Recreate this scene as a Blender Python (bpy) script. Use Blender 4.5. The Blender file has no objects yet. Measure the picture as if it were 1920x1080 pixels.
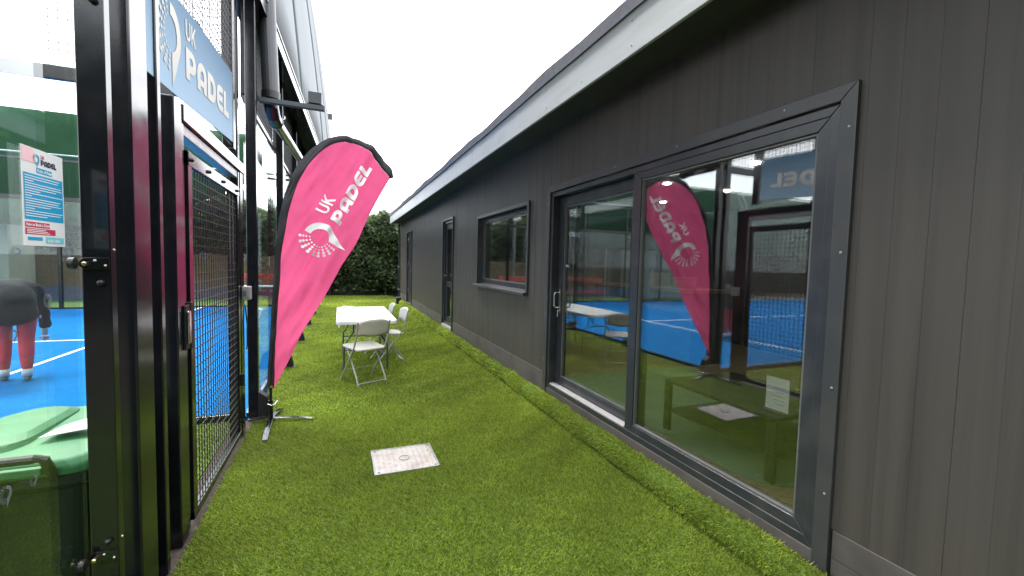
import bpy, bmesh, math, random
import numpy as np
from mathutils import Vector, Matrix
random.seed(7); rng = np.random.default_rng(7)
R = math.radians
scene = bpy.context.scene
col = scene.collection

# ------------------------------------------------------------------ camera
cam_d = bpy.data.cameras.new('camera'); cam = bpy.data.objects.new('camera', cam_d); col.objects.link(cam)
cam_d.sensor_width = 36.0; cam_d.lens = 15.047; cam_d.clip_start = 0.05; cam_d.clip_end = 2000
yaw, pitch, roll = R(22.02), R(3.2546), R(1.3726)
fw = Vector((math.sin(yaw), math.cos(yaw), 0)); rt = Vector((math.cos(yaw), -math.sin(yaw), 0)); up = Vector((0, 0, 1))
f2 = fw*math.cos(pitch) - up*math.sin(pitch); u2 = up*math.cos(pitch) + fw*math.sin(pitch)
r3 = rt*math.cos(roll) + u2*math.sin(roll); u3 = u2*math.cos(roll) - rt*math.sin(roll)
M = Matrix((r3, u3, -f2)).transposed().to_4x4(); M.translation = (0, 0, 1.535)
cam.matrix_world = M
scene.camera = cam
# ------------------------------------------------------------------ sky, sun, exposure
SUN_EL, SUN_AZ = 56.0, -24.0          # azimuth from +Y towards +X
world = bpy.data.worlds.new('World'); scene.world = world; world.use_nodes = True
wn = world.node_tree.nodes; wl = world.node_tree.links
bg = wn['Background']
sky = wn.new('ShaderNodeTexSky'); sky.sky_type = 'NISHITA'; sky.sun_disc = False
sky.sun_elevation = R(SUN_EL); sky.sun_rotation = R(SUN_AZ); sky.dust_density = 4.0; sky.air_density = 1.0
hs = wn.new('ShaderNodeHueSaturation'); hs.inputs['Saturation'].default_value = 0.25
wl.new(sky.outputs[0], hs.inputs['Color'])
mx = wn.new('ShaderNodeMix'); mx.data_type = 'RGBA'; mx.inputs[0].default_value = 0.7
wl.new(hs.outputs[0], mx.inputs[6]); mx.inputs[7].default_value = (9.6, 9.8, 10.2, 1)
wl.new(mx.outputs[2], bg.inputs['Color']); bg.inputs['Strength'].default_value = 0.14
sun_d = bpy.data.lights.new('sun', 'SUN'); sun_d.energy = 1.5; sun_d.angle = R(14); sun_d.color = (1, .96, .9)
sun = bpy.data.objects.new('sun', sun_d); col.objects.link(sun)
sd = Vector((math.sin(R(SUN_AZ))*math.cos(R(SUN_EL)), math.cos(R(SUN_AZ))*math.cos(R(SUN_EL)), math.sin(R(SUN_EL))))
sun.rotation_euler = sd.to_track_quat('Z', 'Y').to_euler(); sun.location = (0, 0, 30)
vs = scene.view_settings; vs.view_transform = 'Standard'; vs.look = 'None'; vs.exposure = 2.0; vs.gamma = 1; vs.use_curve_mapping = False
scene.render.engine = 'CYCLES'
scene.cycles.use_denoising = True
scene.cycles.max_bounces = 10; scene.cycles.transparent_max_bounces = 24; scene.cycles.glossy_bounces = 6
scene.cycles.caustics_reflective = False; scene.cycles.caustics_refractive = False

# ------------------------------------------------------------------ materials
def pm(name, base, rough=.5, metal=0., var=.12, scale=6., stretch=(1, 1, 1), bump=0., bscale=60., spec=.5, coat=0., dirt=None, dscale=2., dstretch=(1, 1, 1), rvar=.0, trans=0.):
    m = bpy.data.materials.new(name); m.use_nodes = True
    n, l = m.node_tree.nodes, m.node_tree.links
    b = n['Principled BSDF']
    b.inputs['Roughness'].default_value = rough; b.inputs['Metallic'].default_value = metal
    b.inputs['Specular IOR Level'].default_value = spec; b.inputs['Coat Weight'].default_value = coat
    b.inputs['Coat Roughness'].default_value = .08
    geo = n.new('ShaderNodeNewGeometry')
    def noise(sc, st, det=5):
        mp = n.new('ShaderNodeMapping'); mp.inputs['Scale'].default_value = st
        l.new(geo.outputs['Position'], mp.inputs['Vector'])
        t = n.new('ShaderNodeTexNoise'); t.inputs['Scale'].default_value = sc; t.inputs['Detail'].default_value = det
        l.new(mp.outputs[0], t.inputs['Vector']); return t.outputs['Fac']
    f = noise(scale, stretch)
    ramp = n.new('ShaderNodeMapRange'); ramp.inputs[1].default_value = .25; ramp.inputs[2].default_value = .75
    ramp.inputs[3].default_value = 1-var; ramp.inputs[4].default_value = 1+var
    l.new(f, ramp.inputs[0])
    mul = n.new('ShaderNodeMix'); mul.data_type = 'RGBA'; mul.blend_type = 'MULTIPLY'; mul.inputs[0].default_value = 1
    mul.inputs[6].default_value = (*base, 1); l.new(ramp.outputs[0], mul.inputs[7])
    out = mul.outputs[2]
    if dirt:
        g = noise(dscale, dstretch, 8)
        r2 = n.new('ShaderNodeMapRange'); r2.inputs[1].default_value = .5; r2.inputs[2].default_value = .72
        r2.inputs[3].default_value = 0; r2.inputs[4].default_value = .8; l.new(g, r2.inputs[0])
        mm = n.new('ShaderNodeMix'); mm.data_type = 'RGBA'; l.new(r2.outputs[0], mm.inputs[0]); l.new(out, mm.inputs[6]); mm.inputs[7].default_value = (*dirt, 1)
        out = mm.outputs[2]
    l.new(out, b.inputs['Base Color'])
    if rvar:
        rr = n.new('ShaderNodeMapRange'); rr.inputs[3].default_value = max(.02, rough-rvar); rr.inputs[4].default_value = rough+rvar
        l.new(noise(scale*1.7, stretch), rr.inputs[0]); l.new(rr.outputs[0], b.inputs['Roughness'])
    if bump:
        bn = n.new('ShaderNodeBump'); bn.inputs['Strength'].default_value = bump; bn.inputs['Distance'].default_value = .004
        l.new(noise(bscale, stretch), bn.inputs['Height']); l.new(bn.outputs[0], b.inputs['Normal'])
    if trans:
        tr = n.new('ShaderNodeBsdfTranslucent'); l.new(out, tr.inputs['Color'])
        ms = n.new('ShaderNodeMixShader'); ms.inputs[0].default_value = trans
        l.new(b.outputs[0], ms.inputs[1]); l.new(tr.outputs[0], ms.inputs[2]); l.new(ms.outputs[0], n['Material Output'].inputs[0])
    return m

def glass_mat(name, ior, tint, dirt=.03, dscale=25., ripple=0.):
    m = bpy.data.materials.new(name); m.use_nodes = True
    n, l = m.node_tree.nodes, m.node_tree.links
    n.remove(n['Principled BSDF'])
    tr = n.new('ShaderNodeBsdfTransparent'); tr.inputs[0].default_value = (*tint, 1)
    gl = n.new('ShaderNodeBsdfGlossy'); gl.inputs['Roughness'].default_value = .0; gl.inputs['Color'].default_value = (.96, .98, 1, 1)
    fr = n.new('ShaderNodeFresnel'); gb = n.new('ShaderNodeNewGeometry'); im = n.new('ShaderNodeMix'); im.data_type = 'FLOAT'
    l.new(gb.outputs['Backfacing'], im.inputs[0]); im.inputs[2].default_value = ior; im.inputs[3].default_value = 1/ior; l.new(im.outputs[0], fr.inputs['IOR'])
    ms = n.new('ShaderNodeMixShader'); l.new(fr.outputs[0], ms.inputs[0]); l.new(tr.outputs[0], ms.inputs[1]); l.new(gl.outputs[0], ms.inputs[2])
    if ripple:
        g3 = n.new('ShaderNodeNewGeometry'); t3 = n.new('ShaderNodeTexNoise'); t3.inputs['Scale'].default_value = 2.2; t3.inputs['Detail'].default_value = 1; l.new(g3.outputs['Position'], t3.inputs['Vector'])
        bp = n.new('ShaderNodeBump'); bp.inputs['Strength'].default_value = 1.; bp.inputs['Distance'].default_value = ripple; l.new(t3.outputs['Fac'], bp.inputs['Height']); l.new(bp.outputs[0], gl.inputs['Normal'])
    df = n.new('ShaderNodeBsdfDiffuse'); df.inputs[0].default_value = (.5, .52, .52, 1)
    geo = n.new('ShaderNodeNewGeometry')
    t = n.new('ShaderNodeTexNoise'); t.inputs['Scale'].default_value = dscale; t.inputs['Detail'].default_value = 9; l.new(geo.outputs['Position'], t.inputs['Vector'])
    mr = n.new('ShaderNodeMapRange'); mr.inputs[1].default_value = .45; mr.inputs[2].default_value = .85; mr.inputs[3].default_value = dirt*.3; mr.inputs[4].default_value = dirt*4
    l.new(t.outputs['Fac'], mr.inputs[0])
    m2 = n.new('ShaderNodeMixShader'); l.new(mr.outputs[0], m2.inputs[0]); l.new(ms.outputs[0], m2.inputs[1]); l.new(df.outputs[0], m2.inputs[2])
    l.new(m2.outputs[0], n['Material Output'].inputs[0])
    return m

def emit_mat(name, c, s):
    m = bpy.data.materials.new(name); m.use_nodes = True
    b = m.node_tree.nodes['Principled BSDF']; b.inputs['Emission Color'].default_value = (*c, 1); b.inputs['Emission Strength'].default_value = s
    return m

def attr_mat(name, rough, trans, attr='tone'):
    m = bpy.data.materials.new(name); m.use_nodes = True
    n, l = m.node_tree.nodes, m.node_tree.links
    b = n['Principled BSDF']; b.inputs['Roughness'].default_value = rough; b.inputs['Specular IOR Level'].default_value = .25
    a = n.new('ShaderNodeAttribute'); a.attribute_name = attr
    l.new(a.outputs['Color'], b.inputs['Base Color'])
    tr = n.new('ShaderNodeBsdfTranslucent'); l.new(a.outputs['Color'], tr.inputs['Color'])
    ms = n.new('ShaderNodeMixShader'); ms.inputs[0].default_value = trans
    l.new(b.outputs[0], ms.inputs[1]); l.new(tr.outputs[0], ms.inputs[2]); l.new(ms.outputs[0], n['Material Output'].inputs[0])
    return m

MT = {}
MT['black'] = pm('black_powder_coat', (.005, .0056, .008), .17, 0, .25, 9, spec=.5, coat=.12, dirt=(.011, .011, .012), dscale=7, rvar=.07, bump=.03, bscale=140)
MT['blackmatt'] = pm('black_matt', (.008, .008, .010), .45, 0, .2, 12)
MT['steel'] = pm('bright_steel', (.62, .61, .6), .22, 1, .1, 30, rvar=.08)
MT['brass'] = pm('brass_bolt', (.55, .42, .25), .3, 1, .2, 80)
MT['galv'] = pm('galvanised', (.33, .34, .35), .4, .6, .2, 25, dirt=(.2, .2, .19), dscale=14)
MT['clad'] = pm('grey_cladding', (.056, .0495, .0445), .5, 0, .13, 2.2, (6, 6, .25), .2, 60, spec=.35, dirt=(.036, .032, .029), dscale=2.6, dstretch=(7, 7, .16), rvar=.1)
MT['plinth'] = pm('plinth_board', (.085, .076, .071), .6, 0, .12, 5, (1, 1, 2), .2, 90, spec=.3, dirt=(.05, .043, .04), dscale=3)
MT['trim'] = pm('dark_trim', (.040, .041, .044), .38, 0, .12, 5, (1, 1, 1), .05, 80, spec=.45, dirt=(.05, .047, .044), dscale=5)
MT['upvc'] = pm('anthracite_upvc', (.024, .027, .033), .32, 0, .1, 8, spec=.5, bump=.04, bscale=200, dirt=(.05, .05, .052), dscale=6)
MT['fascia'] = pm('grey_metal_fascia', (.47, .495, .51), .42, .15, .06, 3, (1, .3, 3), .1, 160, dirt=(.39, .40, .405), dscale=2.4, dstretch=(1, .4, 3))
MT['felt'] = pm('roof_felt', (.12, .125, .155), .85, 0, .2, 14, bump=.6, bscale=90)
MT['soffit'] = pm('soffit', (.040, .041, .044), .6, 0, .1, 6)
MT['wire'] = pm('mesh_wire', (.007, .007, .008), .5, 0, .3, 30, spec=.3, dirt=(.03, .024, .02), dscale=20)
MT['glass_d'] = glass_mat('door_glass', 1.76, (.92, .93, .92), .0012, 25, .0005)
MT['glass_w'] = glass_mat('court_glass', 1.45, (.96, .985, .975), .0025, 40)
MT['seal'] = pm('pale_seal', (.11, .115, .11), .45)
MT['sill'] = pm('pale_threshold', (.48, .47, .465), .35, .3, .08, 20)
MT['pink'] = pm('pink_polyester', (.82, .115, .26), .75, 0, .05, 8, spec=.2, bump=.25, bscale=14, trans=.5)
MT['sleeve'] = pm('black_sleeve', (.02, .02, .026), .75, 0, .2, 20, bump=.2, bscale=40)
MT['white'] = pm('white_print', (.8, .8, .8), .6, 0, .03, 10)
MT['flagwhite'] = pm('flag_white_print', (.95, .93, .94), .7, 0, .02, 10)
MT['cream'] = pm('cream_print', (.50, .48, .45), .75, 0, .06, 10)
MT['plastic'] = pm('white_plastic', (.74, .73, .71), .4, 0, .04, 12, bump=.05, bscale=120)
MT['chair'] = pm('chair_plastic', (.50, .48, .43), .45, 0, .06, 14, bump=.05, bscale=120)
MT['tube'] = pm('beige_tube', (.34, .325, .295), .35, .1, .1, 20)
MT['greytube'] = pm('grey_tube', (.07, .073, .078), .35, .2, .15, 20)
MT['blue'] = pm('blue_court', (.002, .12, .36), .9, 0, .10, 2.5, bump=.3, bscale=400, spec=.03, dirt=(.004, .14, .40), dscale=3)
MT['line'] = pm('white_line', (.75, .76, .78), .7, 0, .06, 12)
MT['turf'] = pm('turf_backing', (.075, .12, .02), .95, 0, .35, 30, spec=.1, bump=.8, bscale=120)
MT['soil'] = pm('soil', (.06, .045, .035), .95, 0, .5, 40, bump=1, bscale=70)
MT['cover'] = pm('pale_cover', (.52, .475, .44), .8, 0, .16, 18, bump=.4, bscale=120, dirt=(.32, .23, .18), dscale=9)
MT['green'] = pm('green_bin_lid', (.035, .175, .065), .6, 0, .12, 6, dirt=(.06, .20, .095), dscale=9)
MT['binbody'] = pm('dark_green_bin', (.004, .012, .008), .5, 0, .15, 8, spec=.2, dirt=(.007, .015, .011), dscale=10)
MT['canvas'] = pm('green_canvas', (.024, .075, .036), .9, 0, .2, 1.2, bump=.3, bscale=4, spec=.1, trans=.12)
MT['membrane'] = pm('white_membrane', (.25, .27, .285), .7, 0, .05, 1.5, (1, 1, .3), .05, 20, trans=.25)
MT['membrane_in'] = pm('membrane_seam', (.05, .08, .075), .6)
MT['amber'] = pm('amber_foil', (.45, .13, .02), .6)
MT['net'] = pm('grey_wind_net', (.030, .034, .036), .8, 0, .5, 90, bump=.4, bscale=200, trans=.2)
MT['orange'] = pm('red_plastic', (.42, .035, .02), .5, 0, .1, 6)
MT['wood'] = pm('brown_wood', (.16, .10, .06), .7, 0, .25, 6, (1, 1, 6))
MT['shed'] = pm('pale_shed', (.26, .275, .25), .7, 0, .08, 4, (1, 1, .3))
MT['paper'] = pm('paper', (.68, .68, .68), .7, 0, .02, 10)
MT['cyan'] = pm('cyan_print', (.006, .30, .55), .5, 0, .03, 10)
MT['rose'] = pm('rose_print', (.50, .025, .09), .5, 0, .03, 10)
MT['palepink'] = pm('pale_pink_print', (.80, .50, .55), .5, 0, .03, 10)
MT['teal'] = pm('teal_print', (.15, .52, .62), .5, 0, .03, 10)
MT['navyprint'] = pm('navy_print', (.02, .02, .06), .5, 0, .03, 10)
MT['etch'] = pm('etched_glass', (.14, .155, .16), .8, 0, .1, 30)
MT['boxgrey'] = pm('light_grey_plastic', (.27, .275, .28), .45, 0, .06, 20)
MT['lamp'] = pm('lamp_grey', (.055, .062, .07), .5, .2, .1, 20)
MT['pipegrey'] = pm('grey_pipe', (.055, .06, .065), .35, .2, .1, 10)
MT['oak'] = pm('oak_floor', (.30, .22, .13), .45, 0, .25, 5, (1, 5, 1))
MT['rug'] = pm('green_rug', (.20, .30, .20), .95, 0, .25, 60, (1, 6, 1), .6, 150)
MT['darkwall'] = pm('dark_interior', (.05, .05, .052), .7, 0, .1, 4)
MT['ceil'] = pm('interior_ceiling', (.10, .10, .10), .8)
MT['bench'] = pm('dark_green_bench', (.007, .012, .008), .4)
MT['down'] = emit_mat('downlight', (1, .96, .88), 30)
MT['coat'] = pm('navy_coat', (.007, .009, .014), .8, 0, .3, 18, bump=1., bscale=16, spec=.2)
MT['legging'] = pm('red_legging', (.55, .03, .05), .7, 0, .12, 14)
MT['skin'] = pm('skin', (.5, .32, .25), .5)
MT['hair'] = pm('brown_hair', (.06, .035, .02), .6, 0, .3, 30, (1, 1, .2))
MT['shoe'] = pm('grey_shoe', (.16, .16, .16), .7, 0, .2, 30)
MT['sock'] = pm('pale_sock', (.6, .6, .6), .8)
MT['grass'] = attr_mat('turf_fibre', .5, .42)
MT['leaf'] = attr_mat('conifer_foliage', .6, .25)
MT['bark'] = pm('bark', (.05, .04, .03), .9, 0, .3, 20, bump=.6, bscale=30)
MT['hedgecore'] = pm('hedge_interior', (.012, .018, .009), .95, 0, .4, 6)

def gradient_sign():
    m = pm('blue_sign_print_and_shade', (.16, .34, .56), .75, 0, .04, 6, spec=.15)
    n, l = m.node_tree.nodes, m.node_tree.links
    b = n['Principled BSDF']; src = b.inputs['Base Color'].links[0].from_socket
    g = n.new('ShaderNodeNewGeometry'); s = n.new('ShaderNodeSeparateXYZ'); l.new(g.outputs['Position'], s.inputs[0])
    mr = n.new('ShaderNodeMapRange'); mr.inputs[1].default_value = 2.35; mr.inputs[2].default_value = 2.95; l.new(s.outputs[2], mr.inputs[0])
    mix = n.new('ShaderNodeMix'); mix.data_type = 'RGBA'; l.new(mr.outputs[0], mix.inputs[0])
    mix.inputs[6].default_value = (.33, .46, .59, 1); mix.inputs[7].default_value = (.075, .145, .225, 1)  # printed blue gradient, with the dimmer light towards the top painted in too
    l.new(mix.outputs[2], b.inputs['Base Color'])
    return m
MT['sign'] = gradient_sign()

# ------------------------------------------------------------------ builders
class MB:
    def __init__(s): s.v = []; s.f = []
    def add(s, v, f):
        o = len(s.v); s.v += [tuple(p) for p in v]; s.f += [tuple(i+o for i in q) for q in f]; return s
    def box(s, x0, x1, y0, y1, z0, z1):
        x0, x1 = min(x0, x1), max(x0, x1); y0, y1 = min(y0, y1), max(y0, y1); z0, z1 = min(z0, z1), max(z0, z1)
        return s.add([(x0, y0, z0), (x1, y0, z0), (x1, y1, z0), (x0, y1, z0), (x0, y0, z1), (x1, y0, z1), (x1, y1, z1), (x0, y1, z1)],
                     [(0, 3, 2, 1), (4, 5, 6, 7), (0, 1, 5, 4), (1, 2, 6, 5), (2, 3, 7, 6), (3, 0, 4, 7)])
    def tube(s, pts, r, n=10, cap=True):
        pts = [Vector(p) for p in pts]; rs = r if isinstance(r, (list, tuple)) else [r]*len(pts)
        rings = []; prev = None
        for i, p in enumerate(pts):
            a = pts[min(i+1, len(pts)-1)] - pts[max(i-1, 0)]; a.normalize()
            if prev is None:
                h = Vector((0, 0, 1)) if abs(a.z) < .9 else Vector((1, 0, 0)); e1 = a.cross(h).normalized()
            else:
                e1 = (prev - a*prev.dot(a)).normalized()
            prev = e1; e2 = a.cross(e1)
            rings.append([p + (e1*math.cos(2*math.pi*k/n) + e2*math.sin(2*math.pi*k/n))*rs[i] for k in range(n)])
        v = [q for ring in rings for q in ring]; f = []
        for i in range(len(pts)-1):
            for k in range(n):
                f.append((i*n+k, i*n+(k+1) % n, (i+1)*n+(k+1) % n, (i+1)*n+k))
        if cap: f.append(tuple(range(n-1, -1, -1))); f.append(tuple((len(pts)-1)*n+k for k in range(n)))
        return s.add(v, f)
    def prism(s, poly, fn0, fn1):
        n = len(poly); v = [fn0(p) for p in poly] + [fn1(p) for p in poly]
        f = [tuple(range(n-1, -1, -1)), tuple(range(n, 2*n))] + [(i, (i+1) % n, n+(i+1) % n, n+i) for i in range(n)]
        return s.add(v, f)
    def mesh(s, name):
        m = bpy.data.meshes.new(name); m.from_pydata(s.v, [], s.f); m.update(); return m

ROOT = {}
def thing(name, label, cat, loc=(0, 0, 0), group=None, kind=None, rotz=0.):
    o = bpy.data.objects.new(name, None); o.empty_display_size = .1; o.location = loc; o.rotation_euler = (0, 0, rotz); col.objects.link(o)
    o['label'] = label; o['category'] = cat
    if group: o['group'] = group
    if kind: o['kind'] = kind
    ROOT[o.name] = Vector(loc)
    return o
def tag(o, label, cat=None, group=None, kind=None):
    o['label'] = label
    if cat: o['category'] = cat
    if group: o['group'] = group
    if kind: o['kind'] = kind
    return o
def put(name, m, mat, parent=None, local=False, bevel=0., smooth=False, kind=None, seg=2):
    if isinstance(m, MB): m = m.mesh(name)
    if len(m.materials) == 0 and mat is not None: m.materials.append(MT[mat] if isinstance(mat, str) else mat)
    o = bpy.data.objects.new(name, m); col.objects.link(o)
    if parent is not None:
        o.parent = parent
        if not local and parent.name in ROOT: o.matrix_parent_inverse = Matrix.Translation(-ROOT[parent.name])
    if bevel:
        b = o.modifiers.new('bevel', 'BEVEL'); b.width = bevel; b.segments = seg; b.limit_method = 'ANGLE'; b.angle_limit = R(35)
    if smooth:
        m.polygons.foreach_set('use_smooth', [True]*len(m.polygons))
    if kind: o['kind'] = kind
    return o
def struct(name, m, mat, label, **k):
    o = put(name, m, mat, **k); o['kind'] = 'structure'; o['label'] = label; return o
def box(name, mat, parent, x0, x1, y0, y1, z0, z1, bevel=0., local=False):
    return put(name, MB().box(x0, x1, y0, y1, z0, z1), mat, parent, local=local, bevel=bevel)
def screw_mesh(axis):
    b = MB(); r = .006
    d = {'x': Vector((-1, 0, 0)), 'y': Vector((0, -1, 0))}[axis]
    b.tube([-d*.002, d*.0025, d*.004], [r, r, r*.6], 8)
    return b.mesh('screw')
SCR = {'x': screw_mesh('x'), 'y': screw_mesh('y')}
def screw(parent, p, axis='x', mat='galv', sc=1.):
    m = SCR[axis]
    if len(m.materials) == 0: m.materials.append(MT[mat])
    o = bpy.data.objects.new('screw', m); col.objects.link(o); o.parent = parent
    if parent.name in ROOT: o.matrix_parent_inverse = Matrix.Translation(-ROOT[parent.name])
    o.location = p; o.scale = (sc, sc, sc); return o

# lettering outlines in a unit cap-height box -----------------------------------------
def arc(cx, cy, rx, ry, a0, a1, n=10):
    return [(cx+rx*math.cos(R(a0+(a1-a0)*i/n)), cy+ry*math.sin(R(a0+(a1-a0)*i/n))) for i in range(n+1)]
GL = {
 'P': (.84, [[(0, 0), (.30, 0), (.30, .26), (.46, .26)] + arc(.46, .63, .38, .37, -90, 90) + [(0, 1)],
             [(.30, .52), (.45, .52)] + arc(.45, .64, .11, .12, -90, 90, 6) + [(.30, .76)]]),
 'A': (.92, [[(0, 0), (0, .56)] + arc(.46, .56, .46, .44, 180, 0, 14) + [(.92, 0), (.62, 0), (.62, .20), (.30, .20), (.30, 0)],
             [(.30, .42), (.62, .42), (.62, .58)] + arc(.46, .58, .16, .16, 0, 180, 8)]),
 'D': (.92, [[(0, 0), (.42, 0)] + arc(.42, .5, .5, .5, -90, 90, 14) + [(0, 1)],
             [(.30, .26), (.42, .26)] + arc(.42, .5, .2, .24, -90, 90, 8) + [(.30, .74)]]),
 'E': (.80, [[(.80, 0), (.40, 0)] + arc(.40, .40, .40, .40, 270, 180, 7) + arc(.40, .60, .40, .40, 180, 90, 7) + [(.80, 1), (.80, .75), (.44, .75)] +
             arc(.42, .68, .12, .07, 90, 180, 4) + [(.30, .62), (.74, .62), (.74, .38), (.30, .38)] + arc(.42, .32, .12, .07, 180, 270, 4) + [(.80, .25)]]),
 'L': (.70, [[(0, 0), (.70, 0), (.70, .26), (.30, .26), (.30, 1), (0, 1)]]),
 'U': (.80, [[(0, 1), (0, .38)] + arc(.40, .38, .40, .38, 180, 360, 12) + [(.80, 1), (.61, 1), (.61, .38)] + arc(.40, .38, .21, .20, 360, 180, 10) + [(.19, 1)]]),
 'K': (.78, [[(0, 0), (.19, 0), (.19, .34), (.27, .43), (.55, 0), (.78, 0), (.40, .57), (.75, 1), (.52, 1), (.19, .58), (.19, 1), (0, 1)]]),
}
def outline_mesh(loops):
    c = bpy.data.curves.new('outline', 'CURVE'); c.dimensions = '2D'; c.fill_mode = 'BOTH'
    for lp in loops:
        s = c.splines.new('POLY'); s.points.add(len(lp)-1)
        for p, q in zip(s.points, lp): p.co = (q[0], q[1], 0, 1)
        s.use_cyclic_u = True
    o = bpy.data.objects.new('outline', c); col.objects.link(o); bpy.context.view_layer.update()
    m = bpy.data.meshes.new_from_object(o.evaluated_get(bpy.context.evaluated_depsgraph_get()))
    bpy.data.objects.remove(o); bpy.data.curves.remove(c)
    v = [(p.co.x, p.co.y) for p in m.vertices]; f = [tuple(p.vertices) for p in m.polygons]; bpy.data.meshes.remove(m)
    return v, f
def font_mesh(body, size=1., bold=0.):
    c = bpy.data.curves.new('lettering', 'FONT'); c.body = body; c.size = size; c.offset = bold
    o = bpy.data.objects.new('lettering', c); col.objects.link(o); bpy.context.view_layer.update()
    m = bpy.data.meshes.new_from_object(o.evaluated_get(bpy.context.evaluated_depsgraph_get()))
    bpy.data.objects.remove(o); bpy.data.curves.remove(c)
    v = [(p.co.x, p.co.y) for p in m.vertices]; f = [tuple(p.vertices) for p in m.polygons]; bpy.data.meshes.remove(m)
    return v, f
def word(letters, h, x0=0, y0=0, gap=.09):
    V = []; F = []; x = x0
    for ch in letters:
        w, loops = GL[ch]; v, f = outline_mesh(loops); o = len(V)
        V += [(x+p[0]*h, y0+p[1]*h) for p in v]; F += [tuple(i+o for i in q) for q in f]; x += (w+gap)*h
    return V, F
def logo_parts(cx, cy, r):
    cres = arc(0, 0, 1, 1, 92, -32, 22) + [(.10, -1.75), (.10, -.60)] + arc(0, 0, .60, .60, -76, 92, 18)
    v, f = outline_mesh([cres])
    V = [(cx+p[0]*r, cy+p[1]*r) for p in v]; F = list(f)
    DV = []; DF = []
    for k in range(9):
        a = R(112+18.6*k)
        for j in range(4):
            rr = .60+.19*j; dr = (.055+.016*j)*(1.0 if 0 < k < 8 else .85)
            o = len(DV); q = arc(rr*math.cos(a), rr*math.sin(a), dr, dr, 0, 360, 10)[:-1]
            DV += [(cx+p[0]*r, cy+p[1]*r) for p in q]; DF.append(tuple(range(o, o+len(q))))
    return (V, F), (DV, DF)
def dice(v2, f, step):
    bm = bmesh.new(); bv = [bm.verts.new((p[0], p[1], 0)) for p in v2]
    for q in f:
        try: bm.faces.new([bv[i] for i in q])
        except ValueError: pass
    xs = [p[0] for p in v2]; ys = [p[1] for p in v2]
    for ax, lo, hi in ((0, min(xs), max(xs)), (1, min(ys), max(ys))):
        t = lo+step
        while t < hi:
            co = (t, 0, 0) if ax == 0 else (0, t, 0); no = (1, 0, 0) if ax == 0 else (0, 1, 0)
            bmesh.ops.bisect_plane(bm, geom=bm.verts[:]+bm.edges[:]+bm.faces[:], plane_co=co, plane_no=no); t += step
    bm.verts.index_update()
    V = [(p.co.x, p.co.y) for p in bm.verts]; F = [tuple(x.index for x in q.verts) for q in bm.faces]; bm.free()
    return V, F
def flat(name, vf, mat, parent, fn):
    b = MB(); b.add([fn(p) for p in vf[0]], vf[1]); return put(name, b, mat, parent)

# ================================================================== SETTING
W = 2.12
struct('ground', MB().add([(-400, -400, -.05), (400, -400, -.05), (400, 400, -.05), (-400, 400, -.05)], [(0, 1, 2, 3)]), 'soil', 'bare earth reaching out below the lawn and court')
struct('lawn', MB().box(-.74, 2.16, -3, 20.4, -.045, 0), 'turf', 'bright green artificial turf strip running along the dark cabin')
struct('entrance_turf', MB().box(-3.4, -.90, -1, 4.62, -.045, -.004), 'turf', 'artificial turf inside the court gate')
struct('far_turf', MB().box(-16, -.9, 15.5, 20.4, -.045, -.006), 'turf', 'strip of turf beyond the blue court')
struct('soil_strip', MB().box(-.90, -.74, -1, 4.62, -.045, -.012), 'soil', 'strip of loose soil and grit under the steel posts')
cf = struct('court_floor', MB().box(-20.8, -.80, 4.70, 15.4, -.045, .004), 'blue', 'bright blue padel court surface')
def cline(x0, x1, y0, y1): put('court_line', MB().box(x0, x1, y0, y1, .005, .008), 'line', cf)
cline(-3.86, -3.80, 4.85, 15.3); cline(-20, -3.86, 9.77, 9.83)

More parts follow.
